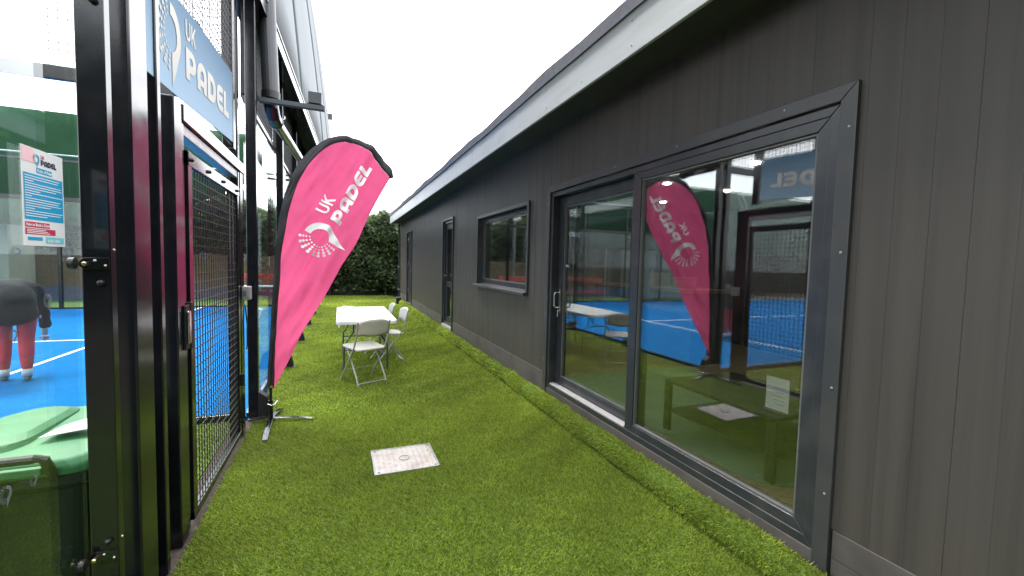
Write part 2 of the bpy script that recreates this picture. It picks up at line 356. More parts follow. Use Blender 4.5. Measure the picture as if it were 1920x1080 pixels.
# turf blades ---------------------------------------------------------------------------
def lean(x, y):
    x, y = np.asarray(x), np.asarray(y)
    a = np.sin(x*3.1+1.3*np.sin(y*1.7))+np.sin(y*2.9+2*np.sin(x*1.3)+.7)+.8*np.sin(x*7.3-y*9.1+np.sin(y*3))+.8*np.sin(y*17+2.5*np.sin(x*5.3)+x*2)*np.sin(x*9+1.7*np.sin(y*6))+.35*np.sin(y*37+3*np.sin(x*11))*np.sin(x*19+2*np.sin(y*13))
    return a/2.6
def blades(name, x0, x1, y0, y1, dens, w, h, base=None, skip=None, zf=None, nf=None, kind='stuff', label='', parent=None):
    n = int((x1-x0)*(y1-y0)*dens); x = rng.uniform(x0, x1, n); y = rng.uniform(y0, y1, n)
    if skip is not None:
        k = ~skip(x, y); x, y = x[k], y[k]; n = len(x)
    L = lean(x, y); hd = rng.uniform(0, 2*np.pi, n)
    lx = .62*np.cos(hd)-.30+.30*L; ly = .62*np.sin(hd)-.30-.30*L
    hh = h*rng.uniform(.6, 1.25, n); ww = w*rng.uniform(.6, 1.3, n); ta = rng.uniform(0, np.pi, n)
    if zf is None: bx, by, bz = x, y, np.zeros(n)-.001; nx, ny, nz = np.zeros(n), np.zeros(n), np.ones(n)
    else:
        bx, by, bz, nx, ny, nz = zf(x, y)
    ax = np.cos(ta)*ww/2; ay = np.sin(ta)*ww/2
    ca, cz = nx, nz
    V = np.empty((n, 3, 3), np.float32)
    V[:, 0] = np.stack([bx-ax*np.abs(cz), by-ay, bz+ax*nx], 1); V[:, 1] = np.stack([bx+ax*np.abs(cz), by+ay, bz-ax*nx], 1)
    V[:, 2] = np.stack([bx+hh*(nx+lx*np.abs(nz)), by+hh*(ly+ny), bz+hh*(nz*.85)+hh*.25*np.abs(nx)*lx], 1)
    m = bpy.data.meshes.new(name); m.vertices.add(3*n); m.vertices.foreach_set('co', V.reshape(-1))
    m.loops.add(3*n); m.loops.foreach_set('vertex_index', np.arange(3*n, dtype=np.int32))
    m.polygons.add(n); m.polygons.foreach_set('loop_start', np.arange(0, 3*n, 3, dtype=np.int32)); m.polygons.foreach_set('loop_total', np.full(n, 3, np.int32))
    m.update(calc_edges=True)
    hh = hh*(1+.12*L); pal = np.array([[.31, .40, .045], [.405, .485, .08], [.12, .18, .018], [.48, .54, .13], [.27, .25, .065]], np.float32)
    pk = rng.choice(5, n, p=[.37, .24, .28, .08, .03]); c = pal[pk]*rng.uniform(.8, 1.2, (n, 1))*(1+.27*L[:, None])
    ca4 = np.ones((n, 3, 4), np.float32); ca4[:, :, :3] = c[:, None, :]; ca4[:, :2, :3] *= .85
    at = m.color_attributes.new('tone', 'FLOAT_COLOR', 'POINT'); at.data.foreach_set('color', ca4.reshape(-1))
    o = put(name, m, 'grass', parent); o['kind'] = kind
    if label: o['label'] = label
    return o
MX0, MX1, MY0, MY1 = .235, .705, 3.095, 3.515
def cover_skip(x, y):
    ins = (x > MX0) & (x < MX1) & (y > MY0) & (y < MY1)
    notch = (x > .655) & (y > 3.30+.04*np.sin(x*60)) & (y < 3.42) | ((x-.70)**2*1.2+(y-3.50)**2 < .0022)
    rag = (y > MY1-.012-.008*np.sin(x*41)) | (x > MX1-.01-.008*np.sin(y*57))
    return ins & ~notch & ~rag
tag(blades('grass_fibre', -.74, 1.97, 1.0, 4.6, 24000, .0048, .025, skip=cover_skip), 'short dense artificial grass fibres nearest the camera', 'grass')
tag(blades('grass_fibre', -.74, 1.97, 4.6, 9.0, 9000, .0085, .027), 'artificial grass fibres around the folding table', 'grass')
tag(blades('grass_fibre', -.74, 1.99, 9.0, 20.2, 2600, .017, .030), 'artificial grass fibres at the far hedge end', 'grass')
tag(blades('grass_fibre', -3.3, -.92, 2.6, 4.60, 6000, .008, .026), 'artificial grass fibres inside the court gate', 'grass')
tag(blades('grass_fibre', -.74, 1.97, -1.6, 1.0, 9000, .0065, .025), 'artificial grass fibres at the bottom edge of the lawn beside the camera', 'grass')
# turf rolled over the kerb along the cabin
KX, KR = 2.048, .086
def kerb_zf(x, y):
    a = (x-1.965)/(2.125-1.965)*np.pi*.74 - np.pi*.10
    nx, nz = -np.cos(a), np.sin(a)
    return KX+KR*nx+.006*np.sin(y*9), y, .058+KR*nz+.005*np.sin(y*5.3), nx, np.zeros_like(x), nz
kb = MB(); prof = [(KX+KR*-math.cos(t), .058+KR*math.sin(t)) for t in [R(-28+14*i) for i in range(11)]] + [(2.118, .05), (2.118, -.04), (1.99, -.04)]
kb.prism(prof, lambda p: (p[0], -1., p[1]), lambda p: (p[0], 16.4, p[1]))
kerb = struct('turf_kerb', kb, 'turf', 'rounded kerb wrapped in artificial turf along the foot of the cabin wall', smooth=False)
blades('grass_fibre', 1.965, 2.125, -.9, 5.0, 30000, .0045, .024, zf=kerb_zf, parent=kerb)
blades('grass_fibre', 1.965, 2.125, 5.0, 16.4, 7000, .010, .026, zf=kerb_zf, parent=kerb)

# ================================================================== CABIN
cab = thing('clubhouse_cabin', 'long dark grey clad clubhouse cabin with sliding glass door and pale metal fascia', 'building', (4.3, 7.2, 0))
Y0, Y1, SOF, PL = -2.0, 16.42, 2.95, .34
OPEN = [(1.25, 4.19, 0, 2.34), (4.75, 6.74, 1.20, 2.255), (8.43, 9.28, .0, 2.41), (13.68, 14.68, 0, 2.46)]
# inner wall core (behind the boards)
core = MB(); ys = sorted([Y0, Y1] + [a for o in OPEN for a in o[:2]])
for a, b_ in zip(ys[:-1], ys[1:]):
    op = [o for o in OPEN if abs(o[0]-a) < 1e-6]
    if op:
        o = op[0]
        if o[2] > .05: core.box(2.143, 2.29, a, b_, .0, o[2])
        core.box(2.143, 2.29, a, b_, o[3], SOF)
    else: core.box(2.143, 2.29, a, b_, .0, SOF)
put('wall_core', core, 'darkwall', cab)
bm_cache = {}
y = Y0; pitchw = .12; off = .948 % pitchw; y = Y0 - (Y0 % pitchw) + off
while y < Y1:
    ya, yb = max(y, Y0), min(y+pitchw, Y1); y += pitchw
    cuts = sorted({ya, yb} | {e for o in OPEN for e in o[:2] if ya < e < yb})
    g = .0004; jx = random.uniform(-.0006, .0006)
    rects = []
    for a, b_ in zip(cuts[:-1], cuts[1:]):
        op = [o for o in OPEN if a >= o[0]-1e-6 and b_ <= o[1]+1e-6]
        rects.append((a+(g if a == ya else 0), b_-(g if b_ == yb else 0), ([(PL, op[0][2])] if op and op[0][2] > PL+.05 else []) + [(op[0][3], SOF)] if op else [(PL, SOF)]))
    for a, b_, segs in rects:
        for z0, z1 in segs: put('wall_board', MB().box(W+jx, 2.142, a, b_, z0+.002, z1), 'clad', cab)
# plinth boards
for (a, b_) in ((Y0, -.4), (-.4, 1.21), (4.235, 6.2), (6.2, 8.42), (9.29, 11.6), (11.6, 13.67), (14.69, Y1)):
    put('plinth_board', MB().box(W-.006, 2.14, a+.002, b_-.002, .212, PL), 'plinth', cab, bevel=.002, seg=1)
    put('plinth_board', MB().box(W-.005, 2.14, a+.002, b_-.002, .0, .209), 'plinth', cab, bevel=.002, seg=1)
# soffit, fascia, roof
box('soffit', 'soffit', cab, 1.80, 2.30, Y0, 16.6, SOF, SOF+.02)
for a, b_ in ((Y0, .9), (.9, 6.0), (6.0, 11.0), (11.0, 16.7)):
    fp = box('fascia_panel', 'fascia', cab, 1.765, 1.79, a+.002, b_-.002, 2.915, 3.19, .004)
    yy = a+.25
    while yy < b_ and yy < 9:
        for z in (2.975, 3.13): screw(fp, (1.765, yy, z))
        yy += .62
rf = MB(); n = 60; prof = []
for i in range(n+1):
    yv = Y0 + (16.78-Y0)*i/n; dz = .012*math.sin(yv*2.1)+.008*math.sin(yv*5.3+1)
    prof.append([(1.745, yv, 3.185+.3*dz), (1.742, yv, 3.285+dz), (1.80, yv, 3.318+dz), (6.6, yv, 3.42), (6.6, yv, 3.19)])
v = [p for r_ in prof for p in r_]; f = []
for i in range(n):
    for k in range(4): f.append((i*5+k, (i+1)*5+k, (i+1)*5+k+1, i*5+k+1))
    f.append((i*5+4, (i+1)*5+4, (i+1)*5, i*5))
f += [(0, 1, 2, 3, 4), tuple(n*5+k for k in (4, 3, 2, 1, 0))]
put('roof', MB().add(v, f), 'felt', cab)
box('fascia_end', 'fascia', cab, 1.79, 6.5, 16.68, 16.705, 2.915, 3.18, .004)
# shell of the interior
box('end_wall', 'clad', cab, 2.29, 6.4, 16.30, Y1, 0, SOF); box('end_wall', 'clad', cab, 2.29, 6.4, Y0, Y0+.12, 0, SOF)
box('back_wall', 'darkwall', cab, 6.4, 6.5, Y0, Y1, 0, SOF)
box('partition_wall', 'darkwall', cab, 2.30, 6.38, 7.4, 7.5, .25, 2.6)
fl = box('interior_floor', 'oak', cab, 2.292, 6.38, Y0+.14, 16.28, .1, .236)
ce = box('interior_ceiling', 'ceil', cab, 2.292, 6.38, Y0+.14, 16.28, 2.56, 2.62)
# herringbone blocks near the glass
hb = MB().box(-.14, .14, -.035, .035, 0, .004).mesh('floor_block'); hb.materials.append(MT['oak'])
for i in range(8):
    for j in range(17):
        for s in (0, 1):
            o = bpy.data.objects.new('floor_block', hb); col.objects.link(o); o.parent = fl
            o.location = (2.42+.2*i*1.02+(.1 if s else 0), 1.45+.1*j*1.42*.72+(.0 if s else .05), .2365+.0004*s); o.rotation_euler = (0, 0, R(45 if s else -45))
dl = MB().tube([(0, 0, 0), (0, 0, .01)], .042, 14).mesh('downlight'); dl.materials.append(MT['down'])
for x in (2.9, 3.7, 4.7):
    for yv in (1.8, 3.0, 4.2, 5.4):
        o = bpy.data.objects.new('downlight', dl); col.objects.link(o); o.parent = ce; o.location = (x, yv, 2.548)

# sliding door -----------------------------------------------------------------------
sl = bpy.data.objects.new('sliding_door', None); col.objects.link(sl); sl.parent = cab; sl.matrix_parent_inverse = Matrix.Translation(-ROOT[cab.name])
sl['label'] = 'two-leaf anthracite sliding glass door'
def mitre(name, mat, parent, x0, x1, y0, y1, z0, z1, w, bevel=.003, bottom=True, wb=None):
    """four bars with mitred corners round an opening in a wall of constant x"""
    wb = w if wb is None else wb; g = .0008
    bars = [[(y0, z1), (y1, z1), (y1-w, z1-w), (y0+w, z1-w)], [(y0, z0 if not bottom else z0), (y0, z1), (y0+w, z1-w), (y0+w, z0+(wb if bottom else 0))],
            [(y1, z0), (y1, z1), (y1-w, z1-w), (y1-w, z0+(wb if bottom else 0))]]
    if bottom: bars.append([(y0, z0), (y1, z0), (y1-w, z0+wb), (y0+w, z0+wb)])
    for bar in bars:
        cy = sum(p[0] for p in bar)/4; cz = sum(p[1] for p in bar)/4
        bb = [(p[0]+(g if p[0] < cy else -g), p[1]+(g if p[1] < cz else -g)) for p in bar]
        put(name, MB().prism(bb, lambda p: (x0, p[0], p[1]), lambda p: (x1, p[0], p[1])), mat, parent, bevel=bevel)
mitre('door_trim', 'trim', sl, 2.098, 2.135, 1.215, 4.228, .06, 2.375, .072, bottom=False)
for yv in (1.55, 2.3, 3.0, 3.8): screw(sl, (2.098, yv, 2.345))
for z in (.5, 1.0, 1.62, 2.18): screw(sl, (2.098, 1.243, z)); screw(sl, (2.098, 4.20, z))
# outer frame
mitre('door_frame', 'upvc', sl, 2.115, 2.285, 1.292, 4.152, .196, 2.298, .045)
# near leaf (stands proud)
mitre('sash', 'upvc', sl, 2.122, 2.185, 1.302, 2.775, .205, 2.288, .092)
mitre('glazing_bead', 'seal', sl, 2.132, 2.16, 1.3945, 2.6825, .2975, 2.1955, .012, bevel=0)
def pane(name, x, y0, y1, z0, z1, rz, mat, parent, th=.004, ry=0.):
    b = MB().box(-th/2, th/2, -(y1-y0)/2, (y1-y0)/2, -(z1-z0)/2, (z1-z0)/2)
    o = put(name, b, mat, parent, local=True); o.location = (x, (y0+y1)/2, (z0+z1)/2); o.rotation_euler = (0, ry, rz); return o
pane('pane', 2.150, 1.398, 2.680, .300, 2.194, 0, 'glass_d', sl); pane('pane', 2.172, 1.398, 2.680, .300, 2.194, R(.30), 'glass_d', sl, ry=R(.12))
# far leaf (set back)
mitre('sash', 'upvc', sl, 2.195, 2.262, 2.70, 4.105, .235, 2.25, .10)
mitre('glazing_bead', 'seal', sl, 2.203, 2.235, 2.8025, 4.0025, .3375, 2.1475, .012, bevel=0)
pane('pane', 2.216, 2.806, 4.0, .34, 2.145, 0, 'glass_d', sl); pane('pane', 2.240, 2.806, 4.0, .34, 2.145, R(-.25), 'glass_d', sl, ry=R(.1))
box('threshold_track', 'sill', sl, 2.124, 2.19, 2.79, 4.10, .205, .2525, .003)
for a, b_ in ((1.29, 3.55), (3.553, 4.152)):
    t = box('kick_board', 'plinth', sl, 2.108, 2.14, a, b_, .05, .1935, .002)
for yv in (1.42, 1.9, 2.4, 2.9, 3.3, 3.52, 3.62, 3.85, 4.08): screw(sl, (2.108, yv, .135))
h = MB(); h.box(2.176, 2.195, 4.02, 4.05, 1.02, 1.28)
h.tube([(2.19, 4.035, 1.24), (2.13, 4.035, 1.24), (2.12, 4.035, 1.22), (2.12, 4.035, 1.10), (2.13, 4.035, 1.08), (2.19, 4.035, 1.08)], .009, 8)
h.tube([(2.18, 4.035, 1.05), (2.165, 4.035, 1.05), (2.165, 4.035, .98)], .008, 8)
put('door_handle', h, 'steel', sl, bevel=.002)
st = box('door_sticker', 'blackmatt', sl, 2.2085, 2.2095, 3.86, 3.985, 1.50, 1.55)
flat('sticker_lettering', font_mesh('PULL', .03), 'white', sl, lambda p: (2.2080, 3.965-p[0], 1.515+p[1]))

# window ------------------------------------------------------------------------------
wi = bpy.data.objects.new('window', None); col.objects.link(wi); wi.parent = cab; wi.matrix_parent_inverse = Matrix.Translation(-ROOT[cab.name])
wi['label'] = 'wide fixed cabin window with a projecting sill'
mitre('window_trim', 'trim', wi, 2.095, 2.135, 4.71, 6.785, 1.185, 2.295, .05, bottom=False)
for yv in (4.80, 5.7, 6.6): screw(wi, (2.095, yv, 2.27))
mitre('window_frame', 'upvc', wi, 2.18, 2.285, 4.752, 6.738, 1.203, 2.252, .075)
mitre('glazing_bead', 'seal', wi, 2.188, 2.22, 4.8275, 6.6625, 1.279, 2.1765, .01, bevel=0)
pane('pane', 2.20, 4.83, 6.66, 1.28, 2.176, R(.1), 'glass_d', wi); pane('pane', 2.222, 4.83, 6.66, 1.28, 2.176, R(.4), 'glass_d', wi)
put('window_sill', MB().prism([(2.05, 1.150), (2.05, 1.185), (2.18, 1.215), (2.18, 1.150)], lambda p: (p[0], 4.72, p[1]), lambda p: (p[0], 6.83, p[1])), 'trim', wi, bevel=.003)
# glazed door -------------------------------------------------------------------------
gd = bpy.data.objects.new('glazed_door', None); col.objects.link(gd); gd.parent = cab; gd.matrix_parent_inverse = Matrix.Translation(-ROOT[cab.name])
gd['label'] = 'narrow half-glazed cabin door with a pale step'
mitre('door_trim', 'trim', gd, 2.092, 2.135, 8.39, 9.32, .0, 2.45, .045, bottom=False)
mitre('door_frame', 'upvc', gd, 2.13, 2.285, 8.436, 9.276, .20, 2.405, .06)
mitre('door_leaf', 'upvc', gd, 2.16, 2.22, 8.498, 9.214, .262, 2.343, .11)
box('mid_rail', 'upvc', gd, 2.162, 2.218, 8.61, 9.10, 1.00, 1.12, .003)
pane('pane', 2.19, 8.61, 9.10, 1.122, 2.23, 0, 'glass_d', gd); pane('pane', 2.19, 8.61, 9.10, .375, .998, 0, 'glass_d', gd)
box('door_step', 'sill', gd, 2.09, 2.14, 8.44, 9.27, .09, .198, .004)
put('door_handle', MB().box(2.150, 2.160, 9.13, 9.17, 1.12, 1.32).tube([(2.155, 9.15, 1.25), (2.11, 9.15, 1.25), (2.11, 9.04, 1.25)], .01, 8), 'steel', gd)
# service door
sv = bpy.data.objects.new('service_door', None); col.objects.link(sv); sv.parent = cab; sv.matrix_parent_inverse = Matrix.Translation(-ROOT[cab.name])
sv['label'] = 'plain dark solid service door with steel hinges'
mitre('door_trim', 'trim', sv, 2.095, 2.135, 13.64, 14.72, .0, 2.50, .042, bottom=False)
box('door_leaf', 'upvc', sv, 2.15, 2.19, 13.69, 14.67, .17, 2.455, .004)
for z in (.5, 1.35, 2.2): box('hinge', 'steel', sv, 2.125, 2.152, 14.58, 14.67, z, z+.12, .003)
put('door_handle', MB().tube([(2.15, 13.80, 1.22), (2.10, 13.80, 1.22), (2.10, 13.92, 1.22)], .011, 8), 'steel', sv)
box('door_step', 'plinth', sv, 2.10, 2.145, 13.69, 14.67, .0, .168, .003)
# corner downpipe
dp = MB(); dp.tube([(2.08, 16.46, 2.93), (2.08, 16.46, .20)], .034, 12); put('downpipe', dp, 'blackmatt', cab, smooth=False)
for z in (.45, 1.3): box('pipe_clip', 'galv', cab, 2.03, 2.125, 16.42, 16.50, z, z+.05, .003)
ub = thing('utility_box', 'small dark utility box standing at the far corner of the cabin', 'utility box', (1.98, 15.6, 0))
box('box_body', 'blackmatt', ub, 1.88, 2.04, 15.52, 15.70, 0, .22, .02); box('box_lid', 'lamp', ub, 1.87, 2.05, 15.51, 15.71, .222, .25, .008)

# ---- interior things ------------------------------------------------------------------
ct = thing('low_table', 'dark green low table with a lower shelf behind the near glass pane', 'table', (2.75, 2.2, .241))
box('tabletop', 'bench', ct, 2.41, 3.15, 1.72, 2.66, .625, .65, .003); box('shelf', 'bench', ct, 2.43, 3.13, 1.74, 2.64, .395, .412, .003)
for x in (2.41, 3.12):
    for yv in (1.72, 2.60): box('leg', 'bench', ct, x, x+.03, yv, yv+.06, .245, .624, .003)
rp = []
for cx, cy, a0 in ((3.9, 1.95, -90), (3.9, 4.0, 0), (2.62, 4.0, 90), (2.62, 1.95, 180)): rp += arc(cx, cy, .3, .3, a0, a0+90, 8)
tag(put('rug', MB().prism(rp, lambda p: (p[0], p[1], .2415), lambda p: (p[0], p[1], .250)), 'rug'), 'pale green woven rug with rounded corners under the low table', 'rug')
ns = thing('notice_stand', 'white paper notice in a clear stand on the low table', 'notice', (2.55, 1.80, .65))
box('notice_sheet', 'paper', ns, 2.530, 2.534, 1.735, 1.885, .662, .865); box('stand_foot', 'seal', ns, 2.50, 2.57, 1.73, 1.89, .6505, .6605, .002)
for i in range(5): box('print_line', 'navyprint', ns, 2.5285, 2.5295, 1.76, 1.76+.06+.012*(i % 3), .70+.025*i, .702+.025*i)
bc = thing('bar_counter', 'dark bar counter with pale worktop deep inside the cabin', 'counter', (4.6, 5.4, .236))
box('counter_front', 'darkwall', bc, 4.3, 4.9, 4.3, 6.6, .238, 1.20); box('worktop', 'wood', bc, 4.24, 4.95, 4.25, 6.65, 1.203, 1.245, .004)
for i, yv in enumerate((4.6, 5.1, 5.5)): tag(box('carton', 'wood', None, 4.45, 4.65, yv, yv+.25, 1.246, 1.40+.05*i, .003), ['small brown carton at the near end of the bar', 'middle brown carton on the bar', 'tallest brown carton on the bar'][i], 'carton')

# ================================================================== LEFT: STEEL, GLASS, MESH
def wires(plane, c, u0, u1, z0, z1, step, r=.002, dia=.0):
    b = MB(); n = int(round((u1-u0)/step)); m = int(round((z1-z0)/step))
    for i in range(n+1):
        u = u0+(u1-u0)*i/n
        if plane == 'x': b.box(c-r, c+r, u-r, u+r, z0, z1)
        else: b.box(u-r, u+r, c-r, c+r, z0, z1)
    for j in range(m+1):
        z = z0+(z1-z0)*j/m
        if plane == 'x': b.box(c+r*.8, c+r*2.8, u0, u1, z-r, z+r)
        else: b.box(u0, u1, c-r*2.8, c-r*.8, z-r, z+r)
    return b
# glass screen nearest the camera
gs = thing('glass_screen', 'tall glass screen with black steel post and clamp plates at the left edge', 'glass screen', (-.84, 1.3, 0))
gp = put('glass_pane', MB().box(-.868, -.856, .2, 1.985, .06, 2.98), 'glass_w', gs)
box('post', 'black', gs, -.855, -.772, 1.995, 2.04, -.03, 4.2, .004); box('post', 'black', gs, -.92, -.84, .10, .18, -.03, 4.2, .004)
box('base_rail', 'black', gs, -.90, -.82, .19, 1.985, -.03, .055, .004); box('top_rail', 'black', gs, -.89, -.83, .19, 1.985, 2.985, 3.05, .004)
cp = []
for z0, w in ((1.50, 0), (.405, 1)):
    poly = arc(-.838, z0, .021, .021, 90, 270, 8) + [(-.774, z0-.021), (-.774, z0+.021)]
    c = put('clamp_plate', MB().prism(poly, lambda p: (p[0], 1.986, p[1]), lambda p: (p[0], 1.994, p[1])), 'black', gs, bevel=.0015)
    for dx, dz in ((-.812, .010), (-.783, -.008)): screw(c, (dx, 1.986, z0+dz), 'y', 'steel', .75)
    put('clamp_bolt', MB().tube([(-.838, 1.988, z0-.002), (-.838, 1.974, z0-.002), (-.838, 1.970, z0-.002)], [.008, .008, .005], 10), 'brass', c)
    put('glass_fixing', MB().tube([(-.869, 1.955, z0), (-.853, 1.955, z0), (-.851, 1.955, z0)], [.020, .020, .014], 16), 'blackmatt', gs)
    put('dome_bolt', MB().tube([(-.80, 1.996, z0-.07 if not w else z0+.055), (-.80, 1.985, z0-.07 if not w else z0+.055), (-.80, 1.980, z0-.07 if not w else z0+.055)], [.011, .010, .004], 12), 'blackmatt', gs)
    screw(gs, (-.772, 2.02, z0+.05), 'y', 'steel', .8)
put('dome_bolt', MB().tube([(-.80, 1.996, 2.42), (-.80, 1.982, 2.42), (-.80, 1.976, 2.42)], [.013, .012, .005], 12), 'blackmatt', gs)
put('mesh_panel', wires('x', -.86, .2, 1.98, 3.06, 4.1, .052), 'wire', gs, kind='stuff')
# etched logos on the panes
def etched(parent, yv, z, r, x):
    (a, b_) = logo_parts(0, 0, r)
    flat('etched_logo', a, 'etch', parent, lambda p: (x, yv+p[0], z+p[1])); flat('etched_dots', b_, 'etch', parent, lambda p: (x+.0004, yv+p[0], z+p[1]))
etched(gp, 1.80, 1.385, .019, -.8545); etched(gp, 1.585, .865, .022, -.8545); etched(gp, 1.70, .85, .015, -.8545); etched(gp, 1.64, 1.30, .015, -.8545)

# entrance frame and gate
eg = thing('entrance_gate', 'black steel entrance frame with a wire mesh gate left of the banner', 'gate', (-.8, 3.4, 0))
box('post', 'black', eg, -.87, -.77, 2.19, 2.36, -.03, 4.2, .008); box('post', 'black', eg, -.86, -.768, 2.455, 2.50, -.02, 4.2, .005)
box('gate_post', 'black', eg, -.87, -.768, 2.665, 2.785, -.01, 2.335, .007)
box('gate_post', 'black', eg, -.87, -.77, 4.215, 4.335, -.01, 2.33, .006); box('post', 'black', eg, -.86, -.782, 4.06, 4.14, 2.40, 4.2, .005)
box('header_beam', 'black', eg, -.88, -.762, 2.79, 4.335, 2.246, 2.335, .006)
box('gate_stop', 'black', eg, -.84, -.775, 2.787, 2.835, .0, 2.243, .004); box('gate_stop', 'black', eg, -.84, -.775, 4.168, 4.213, .0, 2.243, .004)
box('header_lip', 'galv', eg, -.85, -.78, 2.837, 4.166, 2.185, 2.243, .003)
lf = bpy.data.objects.new('gate_leaf', None); col.objects.link(lf); lf.parent = eg; lf.matrix_parent_inverse = Matrix.Translation(-ROOT[eg.name])
lf['label'] = 'bolted mesh leaf of the gate'
GX0, GX1 = -.80, -.765
box('leaf_bar', 'black', lf, GX0, GX1, 2.86, 2.925, .03, 2.11, .003); box('leaf_bar', 'black', lf, GX0, GX1, 4.085, 4.14, .03, 2.11, .003)
box('leaf_bar', 'black', lf, GX0-.001, GX1+.003, 2.86, 4.14, 2.03, 2.105, .003); box('leaf_bar', 'black', lf, GX0-.001, GX1+.002, 2.86, 4.14, .03, .075, .003)
for yv in (2.90, 3.25, 3.62, 4.05): put('bolt', MB().tube([(GX1+.001, yv, 2.065), (GX1+.014, yv, 2.065), (GX1+.018, yv, 2.065)], [.012, .011, .005], 8), 'blackmatt', lf)
put('mesh_panel', wires('x', -.782, 2.925, 4.085, .075, 2.03, .0545, .0026), 'wire', lf, kind='stuff')
box('lock_box', 'blackmatt', lf, -.80, -.758, 2.845, 2.90, 1.02, 1.28, .004)
put('lock_plate', MB().box(-.757, -.745, 2.76, 2.80, 1.06, 1.24), 'steel', eg, bevel=.006); box('lock_housing', 'blackmatt', eg, -.768, -.757, 2.745, 2.815, 1.03, 1.27, .005)
for z in (.45, 1.75): put('hinge', MB().tube([(-.757, 4.16, z), (-.757, 4.16, z+.1)], .014, 10), 'blackmatt', eg)
put('cable', MB().tube([(-.765, 4.35, 1.10), (-.755, 4.36, .95), (-.758, 4.37, .75), (-.765, 4.36, .72)], .006, 6), 'blackmatt', eg)

# banner sign above the gate
SG = thing('banner_sign', 'blue printed banner sign hung above the mesh gate', 'sign', (-.78, 3.25, 2.3))
sA, sB = 2.36, 4.02
def sgn(y, t): # t 0 bottom .. 1 top
    k = (y-sA)/(sB-sA); zb = 2.335+.105*k; zt = 2.80+.17*k+.03*math.sin(k*3.14); return zb+(zt-zb)*t
b = MB(); n = 16; v = []
for i in range(n+1):
    yv = sA+(sB-sA)*i/n
    v += [(-.779, yv, sgn(yv, 0)), (-.779, yv, sgn(yv, 1)), (-.784, yv, sgn(yv, 1)), (-.784, yv, sgn(yv, 0))]
f = []
for i in range(n):
    for k in range(4): f.append((i*4+k, i*4+(k+1) % 4, (i+1)*4+(k+1) % 4, (i+1)*4+k))
f += [(3, 2, 1, 0), tuple(n*4+k for k in range(4))]
put('sign_panel', b.add(v, f), 'sign', SG)
def on_sign(p): # metres from sign's left end, fraction of height
    yv = sA+p[0]; return (-.7765, yv, sgn(yv, p[1]/.5))
lg, dt = logo_parts(.315, .285, .150)
flat('logo_crescent', dice(*lg, .06), 'cream', SG, on_sign); flat('logo_dots', dt, 'cream', SG, on_sign)
wv, wf = word('PADEL', .163, 0, .135, .10); wx = max(p[0] for p in wv); flat('lettering', dice([(.543+p[0]*.977/wx, p[1]) for p in wv], wf, .06), 'cream', SG, on_sign)
flat('lettering', dice(*word('UK', .105, .545, .338, .14), .06), 'cream', SG, on_sign)
for yv in (2.7, 3.2, 3.7): put('cable_tie', MB().tube([(-.777, yv, sgn(yv, .99)), (-.79, yv+.01, sgn(yv, 1)+.03), (-.80, yv, sgn(yv, 1)+.02)], .003, 5), 'blackmatt', SG)
# mesh above the gate, behind the sign
put('mesh_panel', wires('x', -.80, 2.50, 4.06, 2.42, 4.2, .052), 'wire', eg, kind='stuff')

# rules poster on the glass
po = thing('rules_poster', 'white and blue rules poster stuck to the near glass pane', 'poster', (-.853, 1.8, 1.55))
PX = -.8535
box('poster_sheet', 'paper', po, PX-.0012, PX, 1.698, 1.900, 1.555, 1.848)
def prect(n_, mat, a, b_, c, d, lift=.0006): return put(n_, MB().add([(PX+lift, 1.698+a, 1.555+c), (PX+lift, 1.698+b_, 1.555+c), (PX+lift, 1.698+b_, 1.555+d), (PX+lift, 1.698+a, 1.555+d)], [(0, 1, 2, 3)]), mat, po)
prect('blue_block', 'cyan', .006, .196, .078, .215); prect('rose_block', 'rose', .006, .150, .034, .052); prect('rose_heading', 'rose', .006, .122, .055, .071)
prect('corner_patch', 'palepink', .001, .055, .248, .291); prect('heading_block', 'cyan', .066, .142, .221, .237); prect('teal_patch', 'teal', .100, .194, .008, .028); prect('footer_block', 'cyan', .016, .084, .016, .026)
def ptext(t, s, a, c, mat, bold=.0, lift=.0012): flat('lettering', font_mesh(t, s, bold), mat, po, lambda p: (PX+lift, 1.698+a+p[0], 1.555+c+p[1]))
flat('lettering', word('PADEL', .017, .088, .247), 'navyprint', po, lambda p: (PX+.0012, 1.698+p[0], 1.555+p[1])); flat('lettering', word('UK', .011, .088, .267), 'rose', po, lambda p: (PX+.0012, 1.698+p[0], 1.555+p[1]))
ptext('Rules of Padel', .0125, .069, .2245, 'white', .0002); ptext('How to Book a Court', .0125, .009, .059, 'white', .0003); ptext('SCAN HERE', .012, .108, .012, 'white', .0003)
lg, dt = logo_parts(.068, .262, .014); flat('logo_crescent', lg, 'cyan', po, lambda p: (PX+.0012, 1.698+p[0], 1.555+p[1])); flat('logo_dots', dt, 'navyprint', po, lambda p: (PX+.0012, 1.698+p[0], 1.555+p[1]))
for i in range(17):
    z = .206-.0074*i; w = [.17, .16, .04, .175, .18, .15, .07, .18, .03, .17, .16, .175, .12, .04, .18, .17, .10][i]
    prect('text_line', 'white', .010, .010+w, z, z+.0022, .0012)
for i in range(3): prect('text_line', 'white', .012, .12-.01*i, .037+.005*i, .039+.005*i, .0012)

# switch box on the post
sw = thing('switch_box', 'light grey electrical switch box on the steel post beside the gate', 'switch', (-.74, 4.28, 1.2))
box('switch_body', 'boxgrey', sw, -.768, -.71, 4.225, 4.325, 1.17, 1.285, .006); box('switch_face', 'boxgrey', sw, -.73, -.705, 4.219, 4.224, 1.19, 1.265, .003)
put('switch_button', MB().box(-.757, -.735, 4.214, 4.224, 1.205, 1.25), 'seal', sw, bevel=.003)

